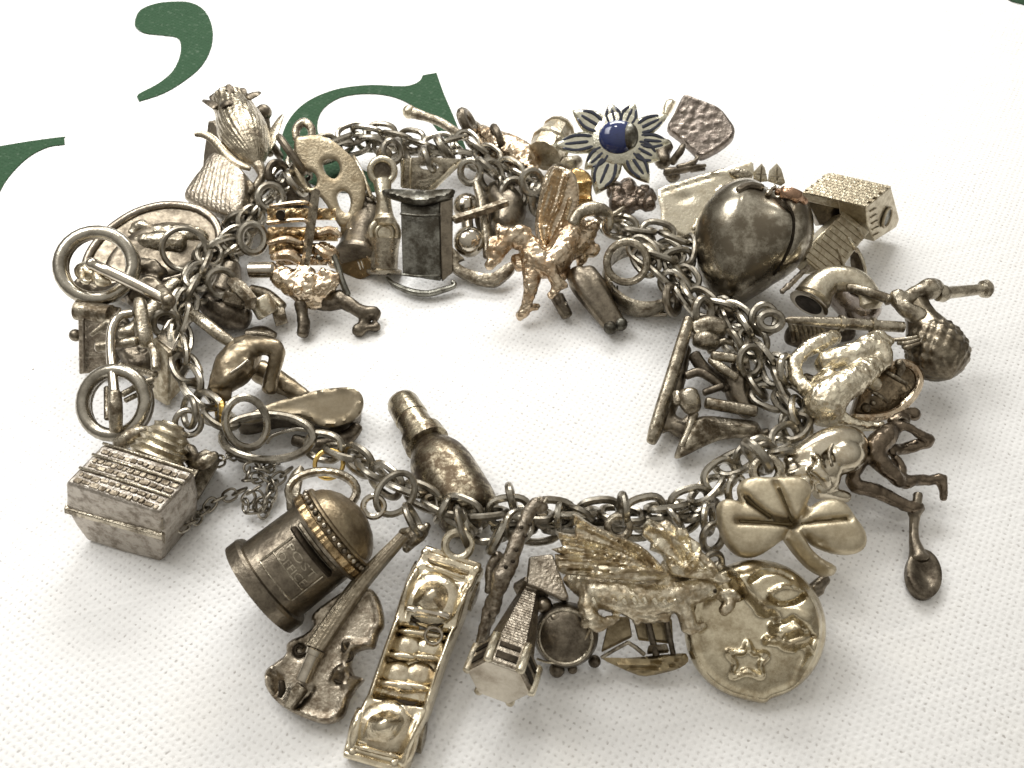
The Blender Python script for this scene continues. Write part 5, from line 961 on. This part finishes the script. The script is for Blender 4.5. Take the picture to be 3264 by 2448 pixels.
# ------------------------------------------------------------------ wedding band and chain coil
p = G(1330, 1330, 0); r = charm('wedding_band_charm', 'plain hallmarked wedding band standing below the coiled chain', 'ring', p)
c0 = G(1340, 1215, .26); m = MB(); ra = G.r(258, c0); n_ = lean(-80, 14)
m.lathe(c0-n_*.14, c0+n_*.14, [(0, ra*.90), (0, ra*.98), (.1, ra*1.01), (.5, ra*1.03), (.9, ra*1.01), (1, ra*.98), (1, ra*.90), (.5, ra*.89), (0, ra*.90)], 60, Vector((1, 0, 0))); m.v = [c0+(v-c0) for v in m.v]; m.f = [q for q in m.f if len(q) == 4]; m.build('band', MID, r, sharp=40)
m = MB()
for i in range(3):
    m.T(G, [(1140+i*18, 1262+i*3, .36, 6), (1142+i*18, 1308+i*3, .33, 6)])
m.build('hallmark', BLACK, r)
m = MB(); m.T(G, [(1120, 1350, .06, 16), (1220, 1420, .05, 16), (1350, 1455, .05, 16), (1500, 1455, .06, 16)]); m.build('lower_wire', SHINY, r)
ring(r, G, 1240, 1110, .56, 132, 26, camdir(G(1240, 1110, .5)), mat=MID); ring(r, G, 1540, 1360, .36, 90, 28, lean(-20, 60), mat=DARK)

# ------------------------------------------------------------------ anchor and ball
p = F(1550, 900, 0); r = charm('anchor_charm', 'silver anchor with flat crossbar and curved arms at the back of the loop', 'charm', p)
m = MB(); m.T(F, [(1490, 590, .6, 30), (1520, 700, .54, 30), (1545, 850, .42, 30), (1560, 980, .3, 32), (1565, 1075, .22, 32)], n=10, straight=True); m.build('shank', MID, r)
m = MB(); P_ = [F(1345, 830, .58), F(1520, 775, .56), F(1690, 715, .56)]; m.tube(P_, [.05]*3, 4, up=Vector((0, -.6, .8)), flat=.8); m.build('stock', MID, r, sharp=20)
apl = Plane(F(1500, 1150, .14), lean(-95, 30))
pillow('arms', F, apl, [(1290, 1010), (1330, 1020), (1395, 1085), (1412, 1100), (1370, 1120), (1420, 1160), (1520, 1195), (1600, 1195), (1680, 1140), (1745, 1120), (1740, 1180), (1680, 1240), (1610, 1282), (1500, 1265), (1400, 1225), (1320, 1170), (1285, 1110)], MID, r, wall=.08, dome=.02, rim=.05, res=.03, k=2)
ring(r, F, 1450, 515, .62, 66, 24, camdir(F(1450, 515, .6)), e=1.1, mat=WIRE, name='hanging_loop'); ring(r, F, 1560, 490, .66, 80, 24, lean(40, 60))
p = F(1440, 980, 0); r = charm('ball_charm', 'two polished balls on a bar tucked behind the anchor shank', 'charm', p)
m = MB(); m.Bl(F, 1440, 975, .3, 104, n=28); m.build('ball', SHINY, r)
m = MB(); m.Bl(F, 1425, 745, .32, 92, n=28); m.build('ball', SHINY, r)
m = MB(); m.T(F, [(1420, 745, .3, 40), (1440, 975, .28, 40)], straight=True); m.T(F, [(1620, 650, .3, 110), (1700, 760, .26, 120), (1680, 880, .2, 100)]); m.build('bar', DARK, r)

# ------------------------------------------------------------------ throne-like plaque
p = F(1120, 1000, 0); r = charm('throne_charm', 'tall dark blue-grey throne with curved top rail and rocker foot inside the far loop', 'charm', p)
m = MB(); tl, tr, bl, br = F(985, 720, .70), F(1245, 715, .70), F(1000, 1200, .14), F(1255, 1240, .12)
m.prism([tl, tr, br, bl], Vector((.02, .06, .02))); m.build('panel', STEEL, r, bevel=.012)
m = MB(); m.prism([F(1250, 715, .72), F(1335, 690, .72), F(1335, 1180, .18), F(1262, 1245, .12)], Vector((-.01, .05, 0))); m.build('side_panel', DARK, r, bevel=.01)
for y, z in ((1190, .17), (790, .66)):
    m = MB(); m.tube(cr([F(990, y, z), F(1120, y+14, z+.02), F(1250, y+8, z)]), .016, 8); m.build('moulding', STEEL, r)
m = MB(); pl = Plane(F(1120, 690, .74), lean(-90, 20)); pillow('top_rail', F, pl, [(868, 655), (920, 640), (1120, 650), (1330, 640), (1342, 665), (1325, 690), (1240, 715), (1130, 738), (1020, 722), (900, 685)], STEEL, r, wall=.04, dome=.02, rim=.04, res=.03, k=2, border=(.04, .02))
m = MB(); m.T(F, [(900, 1215, .07, 16), (950, 1260, .07, 26), (1060, 1305, .08, 34), (1170, 1318, .08, 34), (1280, 1290, .09, 32), (1345, 1265, .12, 24), (1330, 1240, .14, 20)], n=12, flat=.7); m.build('rocker', STEEL, r)
pl = Plane(F(1180, 480, .5), lean(-90, 55))
pillow('back_board', F, pl, [(985, 425), (1120, 415), (1260, 420), (1400, 430), (1300, 530), (1180, 640), (1000, 620)], MID, r, wall=.035, dome=.01, rim=.03, res=.04, smooth=False, holes=[[(1120, 465), (1180, 448), (1240, 465), (1235, 490), (1170, 498), (1125, 488)]])
for q in ([(1005, 430), (1000, 610)], [(1060, 425), (1050, 620)]):
    m = MB(); m.tube([lift(F, pl, *q[0], .05), lift(F, pl, *q[1], .05)], .017, 6); m.build('slat', PALE, r)
for q in ([(1400, 440), (1190, 640)], [(1350, 470), (1160, 650)]):
    m = MB(); m.tube([lift(F, pl, *q[0], .05), lift(F, pl, *q[1], .05)], .019, 6); m.build('slat', PALE, r)
ring(r, F, 1175, 430, .6, 75, 24, lean(10, 70), mat=WIRE)

# ------------------------------------------------------------------ candlestick telephone
p = F(880, 900, 0); r = charm('telephone_charm', 'bright candlestick telephone with two round cups beside the painter palette', 'charm', p)
c0 = F(868, 508, .76); n0 = camdir(c0); m = MB(); m.tube(circ(c0, F.r(78, c0), n0), F.r(24, c0), 10, True); m.lathe(c0-n0*.06, c0-n0*.0, [(0, F.r(70, c0)), (1, F.r(74, c0))], 24); m.build('mouthpiece', PALE, r)
m = MB(); m.lathe(c0-n0*.012, c0+n0*.004, [(0, F.r(60, c0)), (1, F.r(60, c0))], 20); m.build('cup_shade', DARK, r)  # dark disc paints the shade inside the hollow cup
c1 = F(882, 920, .40); n1 = camdir(c1); m = MB(); m.tube(circ(c1, F.r(90, c1), n1), F.r(22, c1), 10, True); m.tube(circ(c1, F.r(56, c1), n1, 20), F.r(14, c1), 8, True); m.lathe(c1-n1*.10, c1-n1*.0, [(0, F.r(104, c1)), (1, F.r(88, c1))], 24); m.build('earpiece', PALE, r)
m = MB(); m.T(F, [(868, 580, .72, 60), (876, 660, .66, 52), (880, 720, .6, 48), (882, 800, .5, 62), (884, 850, .46, 84)], n=14); m.build('stem', PALE, r)
P0 = F(880, 1180, .06); P1 = F(882, 950, .34); ra = F.r(112, P0); m = MB(); m.lathe(P0, P1, [(-.05, ra*.9), (0, ra*1.05), (.08, ra*1.05), (.12, ra*.8), (.7, ra*.85), (1, ra*.95)], 24); m.build('base', MID, r)
m = MB(); m.Bl(F, 880, 395, .70, 56); m.build('cap', MID, r); ring(r, F, 930, 380, .74, 70, 22, lean(-40, 60))

# ------------------------------------------------------------------ palette
p = F(560, 600, 0); r = charm('palette_charm', 'flat painter palette with thumb holes behind the gilt galleon', 'charm', p)
pl = Plane(F(550, 600, .52), lean(-100, 40))
pillow('board', F, pl, [(300, 300), (350, 285), (440, 278), (540, 310), (640, 390), (715, 480), (762, 600), (745, 740), (690, 850), (610, 890), (560, 830), (470, 690), (360, 640), (295, 560), (290, 420)], metal('khaki_pale_silver', (.44, .375, .27), (.20, .155, .095), .5, rough=(.24, .4)), r, wall=.04, dome=.015, rim=.04, res=.03,
       holes=[[(478, 460), (520, 435), (575, 450), (595, 510), (560, 565), (500, 530)], [(355, 550), (375, 520), (420, 525), (445, 570), (430, 615), (385, 620)], [(570, 680), (600, 645), (645, 660), (665, 720), (645, 790), (595, 760)]], k=3)
m = MB(); m.T(F, [(300, 300, .7, 24), (300, 230, .76, 28), (350, 185, .8, 30), (400, 230, .78, 28), (400, 290, .72, 24)], n=10); m.build('hanging_loop', MID, r)
m = MB(); m.T(F, [(678, 415, .62, 14), (730, 520, .58, 16), (795, 680, .5, 14)], straight=True); m.build('brush', PALE, r)
ring(r, F, 270, 400, .74, 140, 26, lean(30, 70), e=.6, mat=DARK); ring(r, F, 180, 530, .6, 76, 26, lean(-30, 60), mat=DARK)
p = F(720, 1080, 0); r = charm('book_charm', 'small square silver book standing open under the palette', 'charm', p)
pl = Plane(F(720, 1080, .14), lean(-120, 50))
pillow('cover', F, pl, [(605, 880), (670, 890), (850, 1168), (660, 1262), (600, 1210)], metal('dark_olive_silver', (.36, .29, .18), (.17, .13, .08), .5, rough=(.2, .34)), r, wall=.04, dome=.008, rim=.03, res=.05, smooth=False)
m = MB(); m.tube([lift(F, pl, 672, 892, .05), lift(F, pl, 760, 1030, .055), lift(F, pl, 850, 1168, .05)], .016, 6); m.build('edge', SHINY, r)
m = MB()
for x, y in ((690, 1020), (730, 1130)): m.tube([lift(F, pl, x-8, y-30, .05), lift(F, pl, x+12, y+30, .05)], .009, 6); m.tube([lift(F, pl, x+12, y-34, .05), lift(F, pl, x+30, y+22, .05)], .007, 6)
m.build('clasp', SHINY, r)

# ------------------------------------------------------------------ gilt galleon
p = F(330, 1000, 0); r = charm('galleon_charm', 'gilt galleon with billowing sails and tall mast at the upper left', 'charm', p)
def sail(x0, y0, x1, y1, z0, z1, b, name='sail', mat=GOLD, skew=0, skip=None):
    m = MB(); Lp = cr([F(x0, y0, z0), F(x0+skew, (y0+y1)/2, (z0+z1)/2), F(x0+skew*2, y1, z1)]); Rp = cr([F(x1, y0, z0), F(x1+skew, (y0+y1)/2, (z0+z1)/2), F(x1+skew*2, y1, z1)])
    m.field(Lp, Rp, lambda s, t: b*(1-t*t)*(.3+.7*math.sin(math.pi*min(s*1.1, 1)))+(.05*abs(math.sin(5.2*t+.6+y0*.01))-.03)*math.sin(math.pi*s)+.008*math.sin(19*t+7*s), 22, 40, .035, nrm=lean(-90, 40), skip=skip); m.build(name, mat, r, sharp=50)
sail(105, 755, 560, 830, .74, .66, .03, skip=lambda s, t: abs(t+.58) < .14 and .15 < s < .75)
sail(112, 880, 570, 970, .62, .54, .10); sail(120, 985, 520, 1060, .54, .46, .08); sail(160, 1070, 500, 1130, .46, .40, .06, mat=CASTG)
m = MB(); m.tube([F(430, 640, .86), F(405, 800, .78), F(360, 1125, .50)], [.045, .05, .045], 4, up=Vector((1, 0, 0)), flat=1.0); m.build('mast', MID, r, sharp=20)
for q in ([(125, 740, .76, 14), (330, 715, .8, 16), (400, 735, .76, 12)], [(110, 850, .68, 16), (330, 830, .74, 14), (390, 860, .7, 18)], [(440, 920, .66, 24), (520, 900, .64, 30), (585, 935, .6, 24)], [(110, 985, .6, 14), (230, 960, .64, 26), (340, 990, .58, 20)], [(430, 1010, .56, 30), (500, 1060, .52, 34), (560, 1040, .5, 22)], [(140, 1080, .5, 24), (250, 1060, .54, 44), (330, 1110, .48, 30)]):
    m = MB(); m.T(F, q, n=8); m.build('yard', CASTG, r)
m = MB(); m.T(F, [(170, 1190, .40, 70), (260, 1240, .36, 90), (380, 1290, .32, 100), (480, 1270, .34, 84), (560, 1200, .4, 50)], n=14); m.T(F, [(320, 1160, .46, 40), (380, 1180, .44, 46), (390, 1260, .4, 50), (400, 1340, .3, 50)]); m.T(F, [(450, 1040, .46, 70), (520, 1060, .44, 60), (560, 1130, .42, 40)])
for x, y in ((340, 1180), (390, 1230), (440, 1290), (300, 1290), (480, 1180)): m.Bl(F, x, y, .46, 34)
m.T(F, [(340, 1340, .26, 50), (420, 1380, .22, 50), (470, 1330, .26, 50)]); m.build('hull', CASTG, r, remesh=.018, smooth=2, disp=.05, dsize=.06)
m = MB(); P0 = F(-10, 1165, .44); P1 = F(165, 1162, .46); m.lathe(P0, P1, [(0, .07), (.03, .085), (.9, .085), (1, .06)], 18); m.build('bowsprit', SHINY, r)
m = MB(); m.T(F, [(440, 1080, .5, 20), (530, 1060, .5, 22), (570, 1130, .44, 22), (600, 1230, .36, 22), (640, 1330, .26, 24)], n=8); m.build('anchor_rope', STEEL, r)
m = MB(); m.lathe(F(195, 800, .74), F(195, 800, .79), [(0, .05), (1, .05)], 14); m.build('sail_hole_shade', BLACK, r)  # black disc stands for the darkness inside the hole in the sail
ring(r, F, 130, 680, .64, 80, 24, lean(-60, 50))
p = F(720, 1450, 0); r = charm('imp_charm', 'small dark crooked imp whose limbs poke out below the galleon', 'charm', p)
m = MB(); m.T(F, [(330, 1380, .24, 50), (340, 1450, .18, 40), (350, 1530, .12, 44), (340, 1590, .08, 40)], n=12); m.T(F, [(560, 1330, .24, 50), (650, 1390, .2, 50), (740, 1440, .16, 46), (820, 1440, .14, 40), (815, 1480, .1, 34)], n=12); m.T(F, [(400, 1360, .22, 50), (500, 1380, .18, 60), (600, 1370, .2, 50)]); m.Bl(F, 712, 1560, .06, 48); m.Bl(F, 820, 1538, .06, 38); m.T(F, [(715, 1555, .07, 30), (770, 1545, .08, 24), (820, 1540, .08, 28)]); m.T(F, [(770, 1450, .12, 40), (740, 1520, .08, 36)]); m.build('body', DARK, r, remesh=.017, smooth=3, disp=.02)

# ------------------------------------------------------------------ stick, knobbly fish
p = F(1180, 170, 0); r = charm('club_charm', 'thin curved stick with thick end pointing over the green letter', 'charm', p)
m = MB(); m.T(F, [(1040, 115, .35, 42), (1090, 130, .35, 38), (1160, 152, .34, 30), (1250, 185, .32, 30), (1340, 240, .28, 28), (1420, 290, .22, 26)], n=12); m.build('shaft', MID, r)
m = MB(); m.Bl(F, 1045, 117, .36, 46); m.build('knob', PALE, r)
ring(r, F, 1430, 185, .5, 75, 34, lean(0, 60), e=.8, mat=DARK); ring(r, F, 1630, 290, .52, 74, 26, lean(20, 80), mat=DARK)
p = F(1700, 360, 0); r = charm('fish_charm', 'knobbly warm silver fish lying across the far side left of the flower', 'charm', p)
m = MB(); m.T(F, [(1520, 240, .36, 40), (1600, 310, .38, 84), (1700, 370, .38, 105), (1800, 430, .36, 105), (1870, 480, .32, 70)], n=14)
rng = random.Random(4)
for i in range(26): t = rng.random(); m.Bl(F, 1600+260*t+rng.uniform(-40, 40), 310+160*t+rng.uniform(-60, 50), .48, 20)
m.build('body', CASTG, r, remesh=.019, smooth=2, disp=.04)
m = MB(); m.T(F, [(1490, 190, .36, 24), (1540, 250, .38, 40), (1500, 300, .36, 24)], flat=.5); m.build('tail_fin', MID, r)

# ------------------------------------------------------------------ sleigh
p = I(450, 750, 0); r = charm('sleigh_charm', 'silver sleigh with long side board and curved runner inside the right of the loop', 'charm', p)
m = MB(); m.T(I, [(360, 310, .52, 34), (330, 420, .48, 42), (270, 620, .38, 46), (205, 830, .26, 48), (165, 960, .18, 46), (140, 1030, .12, 34)], n=14, flat=.8); m.build('side_board', MID, r)
m = MB(); m.prism([I(370, 470, .34), I(640, 520, .34), I(700, 820, .16), I(480, 900, .14), I(230, 900, .16), I(300, 700, .22)], Vector((0, .02, -.10))) if False else m.T(I, [(330, 480, .3, 50), (260, 760, .22, 60), (190, 960, .12, 40)]); m.T(I, [(240, 900, .14, 50), (330, 960, .12, 60), (380, 900, .14, 50)]); m.T(I, [(640, 640, .3, 90), (660, 760, .22, 80), (720, 860, .16, 60)]); m.build('bed', DARK, r, remesh=.022)
m = MB(); pl = Plane(I(540, 980, .14), lean(-80, 35)); pillow('runner', I, pl, [(275, 1125), (300, 1040), (350, 960), (400, 890), (480, 880), (600, 895), (700, 905), (745, 920), (770, 960), (805, 950), (820, 985), (790, 1010), (740, 1015), (620, 1010), (520, 1025), (420, 1065), (330, 1110)], MID, r, wall=.09, dome=.05, rim=.07, res=.022, relief=[('line', [(430, 900), (560, 935), (720, 950)], 16, .04)], k=3)
m = MB(); m.T(I, [(350, 740, .44, 62), (365, 790, .40, 66), (385, 840, .34, 52)], n=14); m.T(I, [(390, 860, .3, 30), (370, 930, .26, 26), (320, 1050, .2, 22)]); m.T(I, [(290, 740, .42, 26), (300, 800, .4, 30)]); m.build('post', MID, r)
m = MB(); m.T(I, [(465, 800, .34, 36), (600, 825, .34, 36), (750, 850, .32, 36)], n=10); m.build('rail', MID, r)
m = MB(); m.T(I, [(490, 545, .46, 26), (560, 600, .46, 30), (640, 650, .44, 26)]); m.T(I, [(500, 525, .5, 30), (600, 535, .5, 30), (700, 555, .48, 30)]); m.build('strut', MID, r)
m = MB(); m.T(I, [(345, 640, .34, 26), (420, 620, .36, 28), (500, 660, .36, 28), (580, 720, .3, 26)]); m.T(I, [(450, 740, .3, 22), (560, 700, .34, 24)]); m.T(I, [(390, 520, .4, 40), (450, 600, .34, 40), (560, 690, .28, 44)]); m.build('arch', DARK, r)
m = MB(); m.prism([I(610, 610, .4), I(720, 590, .4), I(700, 770, .24), I(600, 760, .24)], Vector((0, .06, .03))); m.build('seat_back', DARK, r, bevel=.012)
m = MB(); m.T(I, [(400, 430, .44, 46), (460, 435, .46, 60), (520, 450, .44, 46)]); m.T(I, [(380, 380, .42, 60), (460, 350, .42, 70), (560, 370, .4, 60)]); m.build('driver', MID, r, remesh=.02)
m = MB(); m.T(I, [(480, 500, .4, 20), (560, 440, .44, 20), (620, 450, .44, 20)]); m.build('rein', MID, r)

# ------------------------------------------------------------------ champagne bottle
p = V(930, 980, 0); r = charm('bottle_charm', 'spotted champagne bottle lying inside the loop at the lower left', 'charm', p)
P0 = V(868, 868, .17); P1 = V(1015, 1110, .24); rb = V.r(72, P1); 
BOT = metal('spotted_bottle_silver', (.42, .37, .275), (.10, .075, .05), .48, soft=.11, scale=9, rough=(.18, .36), bump=.15)
m = MB(); m.lathe(P0, P1, [(float(a), float(b)*rb) for a, b in cr([(.40, .56), (.43, .62), (.47, .74), (.54, .90), (.62, .98), (.72, 1.0), (.85, 1.0), (.95, .98), (1.03, .90), (1.05, .7)], 3)], 36); m.build('body', BOT, r)
m = MB(); m.lathe(P0, P1, [(.0, .50*rb), (.3, .55*rb), (.31, .70*rb), (.40, .74*rb), (.42, .6*rb)], 30); m.build('neck', BOT, r)
m = MB(); m.lathe(P0, P1, [(-.035, .12*rb), (-.03, .34*rb), (-.012, .48*rb), (.02, .54*rb), (.16, .56*rb), (.17, .50*rb)], 30); m.build('cork_cap', BOT, r)
m = MB(); m.T(V, [(985, 985, .33, 9), (1010, 985, .31, 12)]); m.build('stud', MID, r)
ring(r, V, 1010, 1120, .4, 34, 10, lean(30, 60))

# ------------------------------------------------------------------ bracelet chain
p = V(1100, 1100, 0); r = thing('bracelet_chain', 'tarnished silver curb chain looping through all the charms', 'bracelet', p)
loop = [(700, 965, .3), (760, 985, .32), (830, 1035, .4), (890, 1060, .42), (950, 1090, .42), (1020, 1110, .45), (1090, 1105, .42), (1160, 1112, .42), (1230, 1108, .45), (1300, 1105, .45), (1360, 1112, .45), (1430, 1095, .45), (1490, 1085, .45), (1535, 1050, .48), (1580, 1005, .5), (1640, 975, .52), (1700, 945, .48), (1725, 890, .45), (1690, 840, .42), (1670, 790, .42), (1630, 740, .42), (1600, 695, .42), (1560, 665, .42), (1510, 650, .4), (1480, 600, .4), (1455, 555, .42), (1400, 530, .42), (1350, 500, .42), (1280, 460, .3), (1200, 430, .3), (1130, 385, .42), (1080, 355, .44), (1030, 320, .44), (985, 300, .44), (930, 315, .42), (880, 300, .4), (830, 290, .4), (780, 285, .4), (735, 300, .4), (690, 320, .4), (645, 350, .42), (610, 385, .42), (585, 430, .42), (545, 470, .42), (510, 515, .44), (460, 540, .5), (435, 590, .56), (405, 650, .55), (390, 710, .5), (395, 770, .45), (415, 830, .42), (450, 880, .42), (500, 920, .42)]
P_ = cr([V(*q) for q in loop], 8)
rng = random.Random(21)
big = linkmesh('link', .172, .118, .034, WIRE)
lay(r, P_, big, .19, roll=(52, -38), jit=18)
for x, y, z in ((1440, 540, .5), (1390, 560, .46), (1420, 590, .44), (1350, 560, .46), (1460, 600, .42), (1380, 520, .5)):
    pass
for q_ in ([(1560, 670, .3), (1600, 760, .32), (1640, 840, .34), (1700, 880, .36), (1730, 950, .36)], [(560, 450, .3), (500, 540, .34), (440, 560, .4), (400, 640, .44), (380, 730, .4)], [(700, 330, .3), (790, 310, .3), (880, 325, .3), (960, 340, .3), (1060, 350, .3), (1140, 400, .26), (1200, 440, .24)], [(1060, 1140, .3), (1180, 1140, .3), (1300, 1135, .32), (1440, 1130, .34), (1530, 1090, .36)]):
    lay(r, cr([V(*w_) for w_ in q_], 8), big, .2, roll=(30, -60), jit=25)
p = V(1410, 560, 0); r2 = thing('chain_coil', 'loose coil of chain links heaped beside the wedding band', 'chain', p)
lay(r2, cr([V(1340, 490, .5), V(1400, 500, .52), (V(1470, 520, .5)), V(1480, 560, .46), V(1430, 560, .5), V(1380, 540, .5), V(1420, 590, .44), V(1460, 620, .38), V(1490, 660, .3)], 8), big, .2)
RINGS = [(1105, 1075, .5, lean(10, 80)), (1210, 1120, .42, lean(-10, 80)), (1255, 1110, .45, lean(60, 70)), (1455, 1120, .45, lean(30, 70)), (1530, 1120, .5, lean(-20, 65)), (1540, 1160, .45, lean(-60, 60)), (1590, 1060, .55, lean(-40, 55)), (1650, 990, .6, lean(-70, 55)), (1010, 1130, .45, lean(15, 75)), (955, 1100, .45, lean(160, 70)), (1700, 800, .55, lean(-30, 50)), (1650, 690, .5, lean(-80, 40)), (640, 395, .55, lean(20, 60)), (545, 515, .6, lean(-50, 50)), (960, 320, .5, lean(20, 60)), (1060, 380, .48, lean(-50, 50)), (1110, 420, .4, lean(-70, 50)), (870, 330, .5, lean(10, 70)), (1160, 430, .36, lean(-20, 70)), (1620, 780, .5, lean(-60, 50)), (1590, 740, .5, lean(20, 70))]
RLAB = ['upright jump ring on the chain directly above the giraffe head', 'jump ring hanging at the left tip of the dragon wing', 'jump ring over the middle of the dragon wing top edge', 'jump ring at the chain above the dragon head', 'jump ring left of the shamrock top leaf', 'jump ring at the lower left edge of the shamrock', 'jump ring above the shamrock loop', 'jump ring between bootee and sleigh runner', 'jump ring left of the giraffe above the car loop', 'jump ring under the champagne bottle base', 'jump ring left of the pale basket handle', 'jump ring just below the apple locket tip', 'jump ring between rosebud and palette', 'jump ring left of the gilt galleon', 'jump ring behind the throne back board', 'jump ring above the anchor loop', 'jump ring right of the anchor loop', 'jump ring above the candlestick telephone', 'jump ring left of the winged horse wing', 'jump ring between sleigh and basket', 'jump ring above the sleigh driver']
for (x, y, z, n_), lb in zip(RINGS, RLAB):
    p = V(x, y, 0); r3 = thing('jump_ring', 'small silver '+lb, 'ring', p, 'jump rings along the bracelet chain')
    ring(r3, V, x, y, z, 27, 8.6, n_, e=1.15, name='wire')

# ------------------------------------------------------------------ made-up dark filler charms for the dark spaces in the pile
p = V(520, 600, 0); r = charm('added_bell', 'added dark bell shape filling the space under chain links right of the tricycle', 'charm', p)  # invented filler, darkens the space beside the tricycle
m = MB(); P0 = V(470, 640, .12); P1 = V(500, 555, .3); rb = V.r(46, P0); m.lathe(P0, P1, [(0, rb*1.1), (.05, rb*1.15), (.12, rb), (.5, rb*.8), (.8, rb*.62), (.95, rb*.35), (1, rb*.08)], 28); m.build('shell', DARK, r)
m = MB(); m.Bl(V, 468, 645, .1, 14); m.build('clapper', MID, r); ring(r, V, 502, 548, .36, 17, 5.5, lean(20, 70))
p = V(640, 470, 0); r = charm('added_acorn', 'added dark acorn shape filling the space between palette and gilt galleon', 'charm', p)  # made-up shape, added to darken the space by the palette
m = MB(); P0 = V(610, 445, .14); P1 = V(650, 385, .26); rb = V.r(40, P0); m.lathe(P0, P1, [(0, rb*.1), (.06, rb*.5), (.3, rb*.95), (.6, rb), (.62, rb*1.15), (.8, rb*1.05), (.95, rb*.6), (1, rb*.15)], 26, wob=lambda t, a: .03*math.sin(14*a)*(t > .6)); m.build('nut', DARK, r); ring(r, V, 655, 380, .34, 16, 5.5, lean(100, 70))
p = V(800, 470, 0); r = charm('added_thimble', 'added dark thimble shape filling the shade behind the candlestick telephone', 'charm', p)  # added shape standing in for dark shadow behind the telephone
m = MB(); P0 = V(770, 560, .16); P1 = V(800, 440, .24); rb = V.r(46, P0); m.lathe(P0, P1, [(0, rb*1.05), (.06, rb*1.08), (.1, rb), (.8, rb*.75), (.95, rb*.6), (1, rb*.2)], 30, wob=lambda t, a: .03*math.sin(16*a)*math.sin(50*t)*(t > .2)); m.build('cup', DARK, r); ring(r, V, 800, 430, .36, 16, 5.5, lean(60, 70))
p = V(1000, 470, 0); r = charm('added_coin', 'added dark coin shape filling the dark space behind the anchor crossbar', 'charm', p)  # invented disc, added as a dark mass behind the anchor
m = MB(); c0 = V(1075, 470, .22); n_ = lean(-110, 55); m.lathe(c0-n_*.04, c0, [(0, .26), (.3, .28), (.8, .28), (1, .25), (.9, .22), (.85, .05)], 32); m.build('disc', DARK, r); ring(r, V, 1085, 400, .42, 17, 5.5, lean(0, 75))
